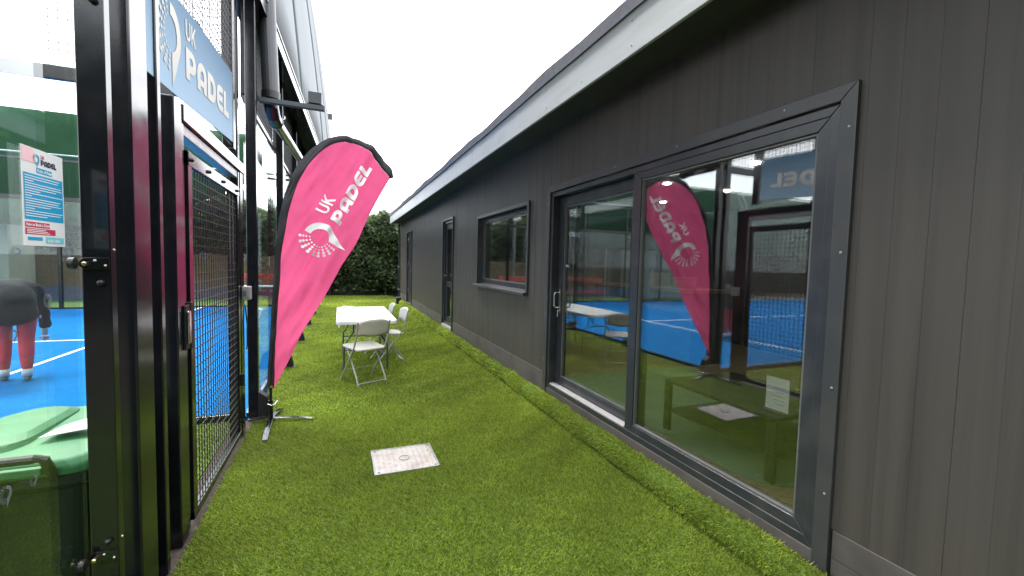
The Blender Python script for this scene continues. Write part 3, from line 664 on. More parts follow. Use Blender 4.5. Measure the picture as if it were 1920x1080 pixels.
# court enclosure --------------------------------------------------------------------
ce_ = thing('court_enclosure', 'black steel and glass enclosure around the blue padel court', 'enclosure', (-.8, 10, 0))
PY = [4.66, 6.72, 8.82, 10.92, 13.1, 15.32]
for i, yv in enumerate(PY + [17.3]):
    box('post', 'black', ce_, -.80, -.715, yv-.035, yv+.035, .012, 4.02, .005)
    box('foot_plate', 'blackmatt', ce_, -.80, -.56, yv-.09, yv+.09, .0, .012, .003)
    put('foot_gusset', MB().prism([(-.714, .0125), (-.60, .0125), (-.60, .05), (-.64, .20), (-.714, .26)], lambda p: (p[0], yv-.05, p[1]), lambda p: (p[0], yv+.05, p[1])), 'blackmatt', ce_, bevel=.004)
for a, b_ in zip(PY[:-1], PY[1:]):
    g_ = put('glass_pane', MB().box(-.822, -.810, a+.012, b_-.012, .05, 2.97), 'glass_w', ce_)
    box('glass_rail', 'black', ce_, -.835, -.795, a+.037, b_-.037, 2.975, 3.03, .003); box('glass_rail', 'black', ce_, -.83, -.80, a+.04, b_-.04, .005, .045, .003)
    box('top_rail', 'black', ce_, -.80, -.74, a+.037, b_-.037, 3.97, 4.03, .003)
    put('mesh_panel', wires('x', -.79, a+.04, b_-.04, 3.035, 3.965, .055), 'wire', ce_, kind='stuff')
    put('wind_net', MB().box(-.845, -.838, a+.04, b_-.04, 3.04, 4.25), 'net', ce_)
    for z in (.35, 1.5, 2.65): box('glass_clip', 'steel', ce_, -.809, -.801, a+.03, a+.065, z, z+.05, .002)
    etched(g_, (a+b_)/2-.4, 1.5, .05, -.8085); etched(g_, (a+b_)/2+.4, 1.5, .05, -.8085)
def side_wall(y, xs, out, clear):
    for x in xs: box('post', 'black', ce_, x-.04, x+.04, y-.04, y+.04, -.02, 4.02, .004)
    for a, b_ in zip(xs[:-1], xs[1:]):
        g_ = put('glass_pane', MB().box(b_+.045, a-.045, y-.006, y+.006, .06, 2.92), 'glass_w', ce_)
        box('glass_rail', 'black', ce_, b_+.042, a-.042, y-.025, y+.025, 2.925, 3.03, .003); box('glass_rail', 'black', ce_, b_+.042, a-.042, y-.02, y+.02, .009, .055, .003)
        box('top_rail', 'black', ce_, b_+.042, a-.042, y-.03, y+.03, 3.97, 4.03, .003)
        put('mesh_panel', wires('y', y, b_+.045, a-.045, 3.035, 3.965, .06), 'wire', ce_, kind='stuff')
side_wall(4.66, [-.90, -2.86, -4.92, -6.98], -1, True)
side_wall(15.36, [-.86, -2.9, -4.96, -7.02, -9.08, -11.14, -13.2], 1, True)
put('white_rail', MB().tube([(-13.2, 15.42, 4.15), (-.9, 15.42, 4.15)], .03, 8), 'galv', ce_)
# sponsor lettering on the far glass
fm = font_mesh('punc', .34, .012)
flat('lettering', fm, 'white', ce_, lambda p: (-4.72+p[0]*.9, 15.345, 2.72+p[1]))
for i in range(10):
    lg, dt = logo_parts(0, 0, .09); x = -1.7-1.03*i
    flat('etched_logo', lg, 'etch', ce_, lambda p: (x+p[0], 15.346, 1.55+p[1])); flat('etched_dots', dt, 'etch', ce_, lambda p: (x+p[0], 15.346, 1.55+p[1]))
# green canvas behind the far wall
cv = MB(); nx, nz = 30, 8; v = []
for i in range(nx+1):
    for j in range(nz+1):
        x = -26+23.6*i/nx; z0 = 2.3+1.9*max(0, (x+6)/3.6); t = j/nz; v.append((x, 16.6+.10*math.sin(x*2.1)*math.sin(t*3.1)+.5*t*t, z0+(5.7-z0)*t))
f = [(i*(nz+1)+j, (i+1)*(nz+1)+j, (i+1)*(nz+1)+j+1, i*(nz+1)+j+1) for i in range(nx) for j in range(nz)]
can = thing('wind_canvas', 'green canvas windbreak stretched beyond the far court wall', 'canvas', (-9, 16.6, 0))
o = put('canvas_sheet', cv.add(v, f), 'canvas', can, smooth=True); s_ = o.modifiers.new('thick', 'SOLIDIFY'); s_.thickness = .006
for x in (-15.9, -11.5, -7, -2.5): put('pole', MB().tube([(x, 16.75, 0), (x, 16.75, 5.0), (x, 17.2, 5.8)], .045, 8), 'galv', can)

# canopy side: membrane panels over the eave beam ----------------------------------------
cn = thing('court_canopy', 'pale ribbed membrane canopy side rising above the court enclosure', 'canopy', (-.6, 9, 4.0))
def cpt(yv, z): return (-.69+.045*(yv-4.86)-.075*(z-4.0)-.012*(z-4)**2*.6, yv, z)
cut = [-9.0, -4.8, -.6, 3.6, 7.9, 12.2, 14.6, 16.9]  # panels behind the camera are unseen, added to keep sky off the near wall
for a, b_ in zip(cut[:-1], cut[1:]):
    v = []; nn = 10; mm = 10
    for i in range(nn+1):
        for j in range(mm+1):
            yv = a+.03+(b_-a-.06)*i/nn; z = 4.06+7.5*j/mm; p = cpt(yv, z); bul = .05*math.sin(math.pi*i/nn); v.append((p[0]+bul, p[1], p[2]))
    f = [(i*(mm+1)+j, (i+1)*(mm+1)+j, (i+1)*(mm+1)+j+1, i*(mm+1)+j+1) for i in range(nn) for j in range(mm)]
    o = put('membrane_panel', MB().add(v, f), 'membrane', cn, smooth=True); s_ = o.modifiers.new('thick', 'SOLIDIFY'); s_.thickness = .01
    put('seam_rib', MB().tube([cpt(b_, 4.06+.75*j) for j in range(11)], .028, 8), 'membrane_in', cn)
    p0, p1 = cpt(a+.002, 4.0), cpt(b_-.002, 4.0)
    put('eave_beam', MB().prism([(-.10, -.11), (.03, -.11), (.03, .05), (-.10, .05)], lambda p: (p0[0]+p[0], p0[1], p0[2]+p[1]), lambda p: (p1[0]+p[0], p1[1], p1[2]+p[1])), 'black', cn, bevel=.005)
    put('eave_trim', MB().prism([(.0305, .03), (.040, .03), (.040, .055), (.0305, .055)], lambda p: (p0[0]+p[0], p0[1], p0[2]+p[1]), lambda p: (p1[0]+p[0], p1[1], p1[2]+p[1])), 'fascia', cn)
    put('eave_soffit', MB().add([(-1.0, p0[1], 4.08), (p0[0]-.06, p0[1], 4.052), (p1[0]-.06, p1[1], 4.052), (-1.0, p1[1], 4.08), (-1.0, p0[1], 4.09), (p0[0]-.06, p0[1], 4.062), (p1[0]-.06, p1[1], 4.062), (-1.0, p1[1], 4.09)], [(0, 1, 2, 3), (7, 6, 5, 4), (0, 4, 5, 1), (1, 5, 6, 2), (2, 6, 7, 3), (3, 7, 4, 0)]), 'net', cn)
p_ = cpt(16.9, 6.6); box('end_bracket', 'lamp', cn, p_[0], p_[0]+.16, 16.85, 16.95, 6.5, 6.7, .005)

# drain pipe and its elbow
dr = thing('drain_pipe', 'black and chrome drain pipe with elbow running along the court eaves', 'pipe', (-.63, 5, 3))
put('vertical_pipe', MB().tube([(-.68, 5.02, 4.3), (-.64, 5.02, 3.20)], .078, 20), 'pipegrey', dr, smooth=False)
put('collar', MB().tube([(-.64, 5.02, 3.20), (-.64, 5.02, 3.13)], .084, 20), 'blackmatt', dr)
put('elbow', MB().tube([(-.64, 5.02, 3.128), (-.638, 5.03, 3.06), (-.632, 5.10, 2.99), (-.622, 5.22, 2.97)], .066, 18), 'black', dr)
put('long_pipe', MB().tube([(-.621, 5.224, 2.97), (-.60, 5.8, 2.985), (-.46, 9.0, 3.03), (-.40, 13, 3.05)], .052, 18), 'steel', dr)
put('elbow_ring', MB().tube([(-.622, 5.215, 2.969), (-.62, 5.25, 2.97)], .069, 18), 'blackmatt', dr)
put('hose_clip', MB().tube([(-.56, 5.24, 3.00), (-.54, 5.25, 3.02), (-.545, 5.26, 3.05)], .005, 6), 'steel', dr)
# lamp bracket
lb = thing('floodlight_bracket', 'dark steel arm carrying a small square floodlight above the flag', 'floodlight', (-.77, 4.95, 3.1))
box('arm', 'lamp', lb, -.713, -.135, 4.77, 4.83, 3.02, 3.062, .003); box('lamp_head', 'lamp', lb, -.285, -.165, 4.765, 4.80, 3.075, 3.185, .004)
box('lamp_yoke', 'blackmatt', lb, -.30, -.15, 4.78, 4.81, 3.063, 3.073, .002)
box('rear_arm', 'blackmatt', lb, -.86, -.716, 4.77, 4.83, 3.035, 3.075, .003)

# ================================================================== FEATHER FLAG
FO = Vector((-.595, 4.50, 0)); fa = R(19); ft = Vector((math.cos(fa), math.sin(fa), 0)); fn_ = Vector((-math.sin(fa), math.cos(fa), 0))
fl_ = thing('feather_flag', 'pink teardrop feather flag with black sleeve on a cross foot', 'flag', tuple(FO))
outer = [(-.029, .34), (-.013, .64), (.025, 1.253), (.046, 1.573), (.078, 1.90), (.125, 2.112), (.189, 2.313), (.265, 2.464), (.361, 2.592), (.469, 2.691), (.596, 2.762), (.712, 2.79), (.835, 2.786), (.962, 2.745), (1.076, 2.666), (1.161, 2.571), (1.222, 2.446)]
inner = [(.029, .31), (.045, .762), (.089, 1.4), (.103, 1.602), (.142, 1.881), (.188, 2.094), (.253, 2.282), (.332, 2.44), (.441, 2.58), (.553, 2.672), (.67, 2.722), (.772, 2.735), (.883, 2.708), (.993, 2.635), (1.076, 2.543), (1.138, 2.456), (1.162, 2.42)]
trail = [(.029, .31), (.152, .553), (.293, .826), (.465, 1.12), (.524, 1.247), (.639, 1.473), (.762, 1.657), (.915, 1.961), (1.031, 2.192), (1.162, 2.42)]
def resamp(p, n):
    p = np.array(p); d = np.r_[0, np.cumsum(np.hypot(*np.diff(p, axis=0).T))]; t = np.linspace(0, d[-1], n+1)
    q = np.stack([np.interp(t, d, p[:, 0]), np.interp(t, d, p[:, 1])], 1)
    for _ in range(3): q[1:-1] = .25*q[:-2]+.5*q[1:-1]+.25*q[2:]
    return q
def wave(s, z):
    d = s*.80-z*.55; e = s*.55+z*.83
    return .024*math.sin(d*21+1.4*math.sin(e*3.1)) +   .011*math.sin(d*47+2.1*math.sin(e*4.7)) + .016*math.sin(s*4.2+z*1.3) + .005*math.sin(d*80+e*9)*math.exp(-max(0, s-.25-.2*max(0, z-1.6))*3)
def fp(s, z, off=0.):
    p = FO + ft*s + fn_*(wave(s, z)*min(1, max(.15, (s+.05)*3))+off); return (p.x, p.y, z)
N, K = 120, 46
I_, T_ = resamp(inner, N), resamp(trail, N)
v = []
for i in range(N+1):
    for k in range(K+1):
        q = I_[i]+(T_[i]-I_[i])*k/K; v.append(fp(q[0], q[1]))
f = [(i*(K+1)+k, i*(K+1)+k+1, (i+1)*(K+1)+k+1, (i+1)*(K+1)+k) for i in range(N) for k in range(K)]
put('sail', MB().add(v, f), 'pink', fl_, smooth=True)
O_ = resamp(outer, N); IS = resamp(inner, N); v = []
for i in range(N+1):
    for k in range(9):
        q = O_[i]+(IS[i]-O_[i])*(k/4 if k <= 4 else (8-k)/4); a = (k/8)*2*math.pi
        thick = .010*math.sin(math.pi*(k/4 if k <= 4 else (8-k)/4))*(-1 if k <= 4 else 1)
        v.append(fp(q[0], q[1], thick+(-.001 if k <= 4 else .001)))
f = [(i*9+k, i*9+k+1, (i+1)*9+k+1, (i+1)*9+k) for i in range(N) for k in range(8)]
put('sleeve', MB().add(v, f), 'sleeve', fl_, smooth=True)
# lettering frame on the sail
P0 = np.array([.639, 1.873]); PE = np.array([.985, 2.505]); td = (PE-P0)/np.linalg.norm(PE-P0); nd = np.array([-td[1], td[0]]); cap = .128
tl = np.linalg.norm(PE-P0)
def on_flag(p):
    q = P0+td*p[0]+nd*p[1]; return fp(q[0], q[1], -.0065)
wv, wf = word('PADEL', cap, 0, 0, .10); wx = max(p[0] for p in wv); wv = [(p[0]*tl/wx, p[1]) for p in wv]
flat('lettering', dice(wv, wf, .016), 'flagwhite', fl_, on_flag)
uv_, uf = word('UK', .105, .015, cap*1.36, .16); flat('lettering', dice(uv_, uf, .016), 'flagwhite', fl_, on_flag)
lg, dt = logo_parts(-.215, .115, .150); flat('logo_crescent', dice(*lg, .016), 'flagwhite', fl_, on_flag); flat('logo_dots', dice(*dt, .02), 'flagwhite', fl_, on_flag)
# pole, clamp, cross foot
put('pole', MB().tube([(FO.x, FO.y, .03)]+[fp((a[0]+b_[0])/2, (a[1]+b_[1])/2) for a, b_ in list(zip(outer, inner))[:10]], [.013]*4+[.011]*7, 10), 'blackmatt', fl_)
put('spindle', MB().tube([(FO.x, FO.y, .02), (FO.x, FO.y, .20)], .019, 12), 'black', fl_)
put('tether_hook', MB().tube([fp(-.03, .175, -.01), fp(0, .16, -.025), fp(.03, .165, -.02), fp(.055, .19, 0)], .005, 6), 'steel', fl_)
put('sleeve_eyelet', MB().tube([fp(.0, .335, -.022), fp(0, .335, -.016)], .012, 12), 'steel', fl_)
def foot(dx, dy, ln, arch=.05):
    d = Vector((dx, dy, 0)).normalized(); s = Vector((-d.y, d.x, 0))*.021; b = MB(); v = []
    for i in range(7):
        t = i/6; p = FO+d*(ln*t); z = .028+.012*math.sin(math.pi*t)-.012*t
        v += [tuple(p-s+Vector((0, 0, z))), tuple(p+s+Vector((0, 0, z))), tuple(p+s+Vector((0, 0, z+.007))), tuple(p-s+Vector((0, 0, z+.007)))]
    f = [(i*4+k, i*4+(k+1) % 4, (i+1)*4+(k+1) % 4, (i+1)*4+k) for i in range(6) for k in range(4)]+[(3, 2, 1, 0), (24, 25, 26, 27)]
    put('foot', b.add(v, f), 'black', fl_, bevel=.002)
foot(.02, -.5, .52); foot(.36, -.09, .37); foot(.06, .32, .30); foot(-.16, -.04, .16)

# ================================================================== FURNITURE
tb = thing('folding_table', 'white plastic folding table on the lawn', 'table', (.345, 6.77, 0))
tp = []
for cx, cy, a0 in ((.725-.05, 5.855+.05, -90), (.725-.05, 7.68-.05, 0), (-.036+.05, 7.68-.05, 90), (-.036+.05, 5.855+.05, 180)): tp += arc(cx, cy, .05, .05, a0, a0+90, 6)
put('tabletop', MB().prism(tp, lambda p: (p[0], p[1], .698), lambda p: (p[0], p[1], .742)), 'plastic', tb, bevel=.008, seg=3)
for yv, s in ((6.19, 1), (7.36, -1)):
    for x, xs in ((.06, -1), (.63, 1)):
        put('leg', MB().tube([(.345+xs*.16, yv+.02*s, .697), (.345+xs*.165, yv+.015*s, .55), (x, yv, .36), (x, yv, .012)], .0135, 8), 'greytube', tb)
    put('cross_bar', MB().tube([(.075, yv, .30), (.615, yv, .30)], .0105, 8), 'greytube', tb)
    put('cross_bar', MB().tube([(.19, yv+.012*s, .50), (.50, yv+.012*s, .50)], .010, 8), 'greytube', tb)
    put('brace', MB().tube([(.345, yv+.02*s, .51), (.345, yv+.42*s, .69)], .009, 8), 'greytube', tb)
def make_chair():
    t = thing('folding_chair', '', 'chair')
    # local: chair faces +Y, width along X
    prof = []
    for cx, cy, a0 in ((.14, -.13, -90), (.15, .15, 0), (-.15, .15, 90), (-.14, -.13, 180)): prof += arc(cx, cy, .06, .06, a0, a0+90, 5)
    b = MB(); n = len(prof); v = []
    for p in prof: v.append((p[0], p[1], .432+.012*(p[1]/.2)))
    for p in prof: v.append((p[0], p[1], .452+.012*(p[1]/.2)))
    for p in prof: v.append((p[0]*.85, p[1]*.85, .446+.012*(p[1]/.2)))
    f = [tuple(range(n-1, -1, -1)), tuple(2*n+i for i in range(n))]+[(i, (i+1) % n, n+(i+1) % n, n+i) for i in range(n)]+[(n+i, n+(i+1) % n, 2*n+(i+1) % n, 2*n+i) for i in range(n)]
    put('seat', b.add(v, f), 'chair', t, local=True, bevel=.004)
    # backrest: curved panel, top leaning back
    b = MB(); v = []; nx_, nz_ = 14, 6
    for side in (0, 1):
        for i in range(nx_+1):
            for j in range(nz_+1):
                u = -1+2*i/nx_; w = j/nz_
                top = .815-.05*abs(u)**3.5; bot = .595+.035*(1-u*u)*0+.03*abs(u)
                z = bot+(top-bot)*w; yv = -.185-(z-.45)*.16-.035*(1-u*u)+(.008 if side else -.008)
                v.append((u*.205, yv, z))
    m_ = (nx_+1)*(nz_+1); f = []
    for i in range(nx_):
        for j in range(nz_):
            a, b2, c, d = i*(nz_+1)+j, (i+1)*(nz_+1)+j, (i+1)*(nz_+1)+j+1, i*(nz_+1)+j+1
            f += [(a, b2, c, d), (m_+d, m_+c, m_+b2, m_+a)]
    for i in range(nx_):
        for j in (0, nz_):
            a, c = i*(nz_+1)+j, (i+1)*(nz_+1)+j; f.append((a, m_+a, m_+c, c) if j == 0 else (c, m_+c, m_+a, a))
    for j in range(nz_):
        for i in (0, nx_):
            a, c = i*(nz_+1)+j, i*(nz_+1)+j+1; f.append((c, m_+c, m_+a, a) if i == 0 else (a, m_+a, m_+c, c))
    put('backrest', b.add(v, f), 'chair', t, local=True, smooth=True)
    for s in (-1, 1):
        put('front_leg', MB().tube([(s*.212, -.245, .79), (s*.212, -.20, .58), (s*.212, -.14, .45), (s*.212, .20, .03), (s*.212, .215, .008)], [.011]*4+[.014], 8), 'tube', t, local=True)
        put('rear_leg', MB().tube([(s*.185, .10, .44), (s*.185, .02, .34), (s*.185, -.16, .10), (s*.185, -.20, .018)], [.010, .010, .010, .0105], 8), 'tube', t, local=True)
        put('foot_cap', MB().tube([(s*.185, -.195, .03), (s*.185, -.207, .006)], .0145, 8), 'tube', t, local=True)
    put('rear_rung', MB().tube([(-.173, -.198, .022), (.173, -.198, .022)], .009, 8), 'tube', t, local=True)
    put('front_rung', MB().tube([(-.20, .10, .152), (.20, .10, .152)], .007, 8), 'tube', t, local=True)
    put('seat_rail', MB().tube([(-.205, -.14, .426), (.205, -.14, .426)], .008, 8), 'greytube', t, local=True)
    return t
def clone(root):
    r = root.copy(); col.objects.link(r)
    for ch in root.children:
        c = ch.copy(); col.objects.link(c); c.parent = r
    return r
ch0 = make_chair()
spots = [((.30, 5.70, 0), (0, 0, R(24)), 'white folding chair nearest the camera with its back towards us'),
         ((.70, 6.76, 0), (0, 0, R(97)), 'white folding chair at the near right side of the table'),
         ((.60, 7.53, 0), (0, 0, R(92)), 'white folding chair at the far right side of the table'),
         ((.21, 10.2, .235), (R(-97), 0, R(2)), 'folding chair tipped over on the grass beyond the table')]
for i, (p, r_, lab) in enumerate(spots):
    c = ch0 if i == 0 else clone(ch0)
    c.location = p; c.rotation_euler = r_; c['label'] = lab; c['group'] = 'folding chairs round the table'
wv = []
for a in range(5):
    for b_ in range(4): wv.append((.40+.028*a, 6.70+.03*b_+.01*math.sin(a*2.), .472+.030*abs(math.sin(a*1.9+b_*1.3))))
o = tag(put('wrapper', MB().add(wv, [(a*4+b_, a*4+b_+1, a*4+b_+5, a*4+b_+4) for a in range(4) for b_ in range(3)]), 'amber', smooth=True), 'small crumpled orange item on the chair under the table edge', 'wrapper'); s_ = o.modifiers.new('thick', 'SOLIDIFY'); s_.thickness = .002

# inspection cover ------------------------------------------------------------------------
mc = thing('inspection_cover', 'pale square inspection cover set flush in the turf', 'manhole cover', (.47, 3.3, 0))
box('cover_plate', 'cover', mc, MX0+.012, MX1-.012, MY0+.012, MY1-.012, .0005, .010, .002)
fr = MB()
for a in ((MX0, MX1, MY0, MY0+.0115), (MX0, MX1, MY1-.0115, MY1), (MX0, MX0+.0115, MY0+.012, MY1-.012), (MX1-.0115, MX1, MY0+.012, MY1-.012)): fr.box(*a, .0005, .012)
put('cover_frame', fr, 'galv', mc)
st = MB()
for i in range(11):
    for j in range(10):
        x = MX0+.04+.039*i; yv = MY0+.035+.039*j
        if abs(x-.47) < .06 and abs(yv-3.305) < .06: continue
        d = 1 if (i+j) % 2 else -1; p = [(-.012, -.004), (.012, -.004), (.012, .004), (-.012, .004)]; c, s = math.cos(d*.785), math.sin(d*.785)
        st.prism(p, lambda q: (x+q[0]*c-q[1]*s, yv+q[0]*s+q[1]*c, .0101), lambda q: (x+q[0]*c*.8-q[1]*s*.8, yv+q[0]*s*.8+q[1]*c*.8, .0128))
put('tread_stud', st, 'cover', mc, kind='stuff')
put('lift_ring', MB().tube([(.47+.04*math.cos(t*.5236), 3.305+.04*math.sin(t*.5236), .0125) for t in range(13)], .003, 6), 'galv', mc)
for x, yv in ((MX0+.03, MY0+.03), (MX1-.03, MY1-.03), (MX0+.03, MY1-.03), (MX1-.03, MY0+.03)): put('key_hole', MB().tube([(x, yv, .0095), (x, yv, .0106)], .010, 10), 'blackmatt', mc)

# wheelie bin behind the glass ----------------------------------------------------------
bn = thing('wheelie_bin', 'dark wheelie bin with a green lid behind the near glass', 'bin', (-1.175, 2.40, 0))
def loft(rings):
    b = MB(); n = len(rings[0]); v = [p for r_ in rings for p in r_]; f = [tuple(range(n-1, -1, -1)), tuple((len(rings)-1)*n+k for k in range(n))]
    for i in range(len(rings)-1):
        for k in range(n): f.append((i*n+k, i*n+(k+1) % n, (i+1)*n+(k+1) % n, (i+1)*n+k))
    return b.add(v, f)
def rr(cx, cy, hx, hy, r, z, tilt=0.):
    o = []
    for sx, sy, a0 in ((1, -1, -90), (1, 1, 0), (-1, 1, 90), (-1, -1, 180)):
        o += [(p[0], p[1], z+tilt*(p[0]-cx)) for p in arc(cx+sx*(hx-r), cy+sy*(hy-r), r, r, a0, a0+90, 5)]
    return o
bx, by = -1.175, 2.40
def rt_(cx, cy, hx, hy, r, z, tilt=0.): return [(p[0], p[1], z+tilt*(p[1]-cy)) for p in rr(cx, cy, hx, hy, r, 0)]
put('bin_body', loft([rt_(bx, by, .21, .24, .04, .03), rt_(bx, by, .265, .30, .05, .64), rt_(bx, by, .283, .325, .05, .66), rt_(bx, by, .283, .325, .05, .70)]), 'binbody', bn, bevel=.006)
put('bin_lid', loft([rt_(bx, by, .286, .335, .06, .702), rt_(bx, by, .288, .338, .07, .735), rt_(bx, by, .276, .325, .09, .762), rt_(bx, by+.01, .235, .27, .10, .783, .03), rt_(bx, by+.03, .15, .17, .10, .79, .03)]), 'green', bn, bevel=.01, seg=3)
put('lid_hump', loft([rt_(bx-.07, by+.02, .13, .27, .10, .765), rt_(bx-.07, by+.02, .11, .25, .10, .80), rt_(bx-.07, by+.03, .085, .20, .08, .815), rt_(bx-.07, by+.03, .04, .12, .04, .82)]), 'green', bn, bevel=.008, seg=3)
put('lid_lip', MB().box(bx-.26, bx+.17, by-.362, by-.336, .722, .752), 'green', bn, bevel=.006)
put('grab_handle', MB().tube([(bx-.27, by-.325, .72), (bx-.27, by-.385, .795), (bx-.25, by-.395, .80), (bx+.17, by-.395, .80), (bx+.19, by-.385, .795), (bx+.19, by-.325, .70)], .016, 10), 'blackmatt', bn)
for s in (-1, 1): put('wheel', MB().tube([(bx+s*.215, by-.24, .10), (bx+s*.27, by-.24, .10)], .10, 18), 'blackmatt', bn)
ps = MB(); v = []
for i in range(7):
    for j in range(5):
        a, b_ = i/6, j/4; v.append((-1.10+.17*a+.02*b_, 2.22+.13*b_+.05*a, .806+.006*a+.010*math.sin(a*3)*b_+.03*(b_**2)*a*a))
f = [(i*5+j, (i+1)*5+j, (i+1)*5+j+1, i*5+j+1) for i in range(6) for j in range(4)]
o = tag(put('paper_sheet', ps.add(v, f), 'paper', smooth=True), 'crumpled white paper sheet lying on the green bin lid', 'paper'); s_ = o.modifiers.new('thick', 'SOLIDIFY'); s_.thickness = .001

# ================================================================== PERSON bending down on the court
pe = thing('person', 'person in a dark coat and red leggings bending down on the blue court', 'person', (-3.52, 6.78, .006), rotz=R(26))
def skin(name, verts, edges, radii, mat, parent, sub=2):
    m = bpy.data.meshes.new(name); m.from_pydata(verts, edges, []); m.update(); m.materials.append(MT[mat])
    o = bpy.data.objects.new(name, m); col.objects.link(o); o.parent = parent
    sk = o.modifiers.new('skin', 'SKIN'); sk.use_smooth_shade = True
    for i, r_ in enumerate(radii):
        m.skin_vertices[0].data[i].radius = r_ if isinstance(r_, tuple) else (r_, r_)
    m.skin_vertices[0].data[0].use_root = True
    ss = o.modifiers.new('sub', 'SUBSURF'); ss.levels = sub; ss.render_levels = sub
    return o
# local: faces +Y. hips, spine bent forward, head down, arms reaching
bv = [(0, 0, .90), (0, .16, .98), (0, .34, 1.03), (0, .48, 1.02), (0, .56, .99), (0, .66, .95), (0, .72, .90),
      (.09, 0, .84), (.085, .04, .48), (.085, -.03, .12), (.085, .10, .05), (-.09, 0, .84), (-.09, .12, .47), (-.10, .10, .11), (-.10, .22, .05),
      (.18, .44, 1.0), (.23, .46, .74), (.24, .56, .52), (.24, .60, .45), (-.18, .44, 1.0), (-.22, .50, .76), (-.20, .64, .58), (-.19, .68, .52)]
be = [(0, 1), (1, 2), (2, 3), (3, 4), (4, 5), (5, 6), (0, 7), (7, 8), (8, 9), (9, 10), (0, 11), (11, 12), (12, 13), (13, 14), (3, 15), (15, 16), (16, 17), (17, 18), (3, 19), (19, 20), (20, 21), (21, 22)]
br = [.14, .13, .14, .12, .055, .09, .08, .085, .058, .037, .03, .085, .058, .037, .03, .055, .042, .032, .03, .055, .042, .032, .03]
body = skin('body', bv, be, br, 'skin', pe)
for s, base, ang in ((1, (.24, .60, .45), 1), (-1, (-.19, .68, .52), 1)):
    for k in range(5):
        x = base[0]+(-.03+.015*k)*1.0; ln = [.045, .075, .08, .075, .06][k]
        y0_ = base[1]+.01
        if k == 0: x = base[0]-s*.035
        skin('finger', [(x, y0_-.01, base[2]-.01), (x*1.0+(-s*.012 if k == 0 else 0), y0_+.012, base[2]-ln*.6), (x, y0_+.005, base[2]-ln)], [(0, 1), (1, 2)], [.010, .009, .007], 'skin', body, 1)
for s in (-1, 1):
    leg = [(s*.10, -.0, .86), (bv[8] if s > 0 else bv[12]), (bv[9] if s > 0 else bv[13])]
    skin('legging', leg+[((leg[1][0]+leg[2][0])/2, (leg[1][1]+leg[2][1])/2-.025, (leg[1][2]+leg[2][2])/2+.05)], [(0, 1), (1, 3), (3, 2)], [.105, .072, .048, .072], 'legging', pe)
    fx, fy = (.085, -.03) if s > 0 else (-.10, .10)
    skin('shoe', [(fx, fy-.05, .05), (fx, fy+.04, .055), (fx, fy+.13, .04), (fx, fy+.19, .035)], [(0, 1), (1, 2), (2, 3)], [(.042, .045), (.045, .05), (.048, .035), (.035, .028)], 'shoe', pe, 1)
    put('sock', MB().tube([(fx, fy-.005, .07), (fx, fy-.005, .15)], [.045, .050], 12), 'sock', pe, local=True, smooth=True)
cv_ = [(0, -.05, .66), (0, -.02, .88), (0, .12, 1.0), (0, .30, 1.06), (0, .47, 1.04), (.19, .45, 1.0), (.245, .47, .74), (.25, .56, .54), (-.19, .45, 1.0), (-.235, .51, .76), (-.21, .63, .60)]
skin('coat', cv_, [(0, 1), (1, 2), (2, 3), (3, 4), (4, 5), (5, 6), (6, 7), (4, 8), (8, 9), (9, 10)], [(.21, .19), (.21, .18), .185, .185, .16, .085, .068, .055, .085, .068, .055], 'coat', pe)
ctx = bpy.data.textures.new('folds', 'CLOUDS'); ctx.noise_scale = .11; ctx.noise_depth = 2
dm = bpy.data.objects['coat'].modifiers.new('folds', 'DISPLACE'); dm.texture = ctx; dm.strength = .05; dm.mid_level = .5
hm = MB(); v = []
nth, nph = 8, 14
for i in range(nth+1):
    for k in range(nph):
        th = math.pi*(.02+.62*i/nth); ph = 2*math.pi*k/nph; r_ = .118+.006*math.sin(7*ph+i)
        d = Vector((math.sin(th)*math.cos(ph), math.sin(th)*math.sin(ph), math.cos(th)*1.1)); d.rotate(Matrix.Rotation(R(-62), 3, 'X')); v.append((d.x*r_, .685+d.y*r_, .945+d.z*r_))
f = [(i*nph+k, (i+1)*nph+k, (i+1)*nph+(k+1) % nph, i*nph+(k+1) % nph) for i in range(nth) for k in range(nph)]
o = put('hair', hm.add(v, f), 'hair', pe, local=True, smooth=True)

# ================================================================== FAR THINGS
def barrier(name, x0, x1, yv, lab):
    t = thing(name, lab, 'barrier', ((x0+x1)/2, yv, 0), 'red plastic barriers')
    box('top_rail', 'orange', t, x0, x1, yv-.04, yv+.04, .82, 1.0, .01); box('lower_rail', 'orange', t, x0, x1, yv-.03, yv+.03, .30, .44, .01)
    n = 4
    for i in range(n): xx = x0+.05+(x1-x0-.16)*i/(n-1); box('upright', 'orange', t, xx, xx+.06, yv-.025, yv+.025, .05, .818, .005)
    for xx in (x0+.1, x1-.3): box('foot', 'blackmatt', t, xx, xx+.2, yv-.25, yv+.25, .0, .048, .01)
barrier('safety_barrier', -3.3, -1.6, 16.15, 'red plastic safety barrier seen past the white sleeve edge beyond the court')
barrier('safety_barrier', -6.4, -4.4, 16.2, 'red plastic safety barrier further left beyond the court')
wt = thing('trestle_table', 'white trestle table in front of the red barrier beyond the court', 'table', (-2.3, 15.75, 0))
box('tabletop', 'plastic', wt, -3.0, -1.55, 15.55, 15.95, .60, .64, .006)
for xx in (-2.85, -1.75):
    for yy in (15.6, 15.88): box('leg', 'greytube', wt, xx, xx+.03, yy, yy+.03, 0, .598)
bf = thing('board_fence', 'low brown board fence in front of the far trees', 'fence', (-8, 18.6, 0))
for i in range(46): box('fence_board', 'wood', bf, -15.5+.32*i, -15.5+.32*i+.31, 18.60+.004*(i % 3), 18.62+.004*(i % 3), .0, 1.62+.03*math.sin(i*1.7))
put('fence_rail', MB().box(-15.5, -.8, 18.57, 18.598, 1.45, 1.52), 'wood', bf)
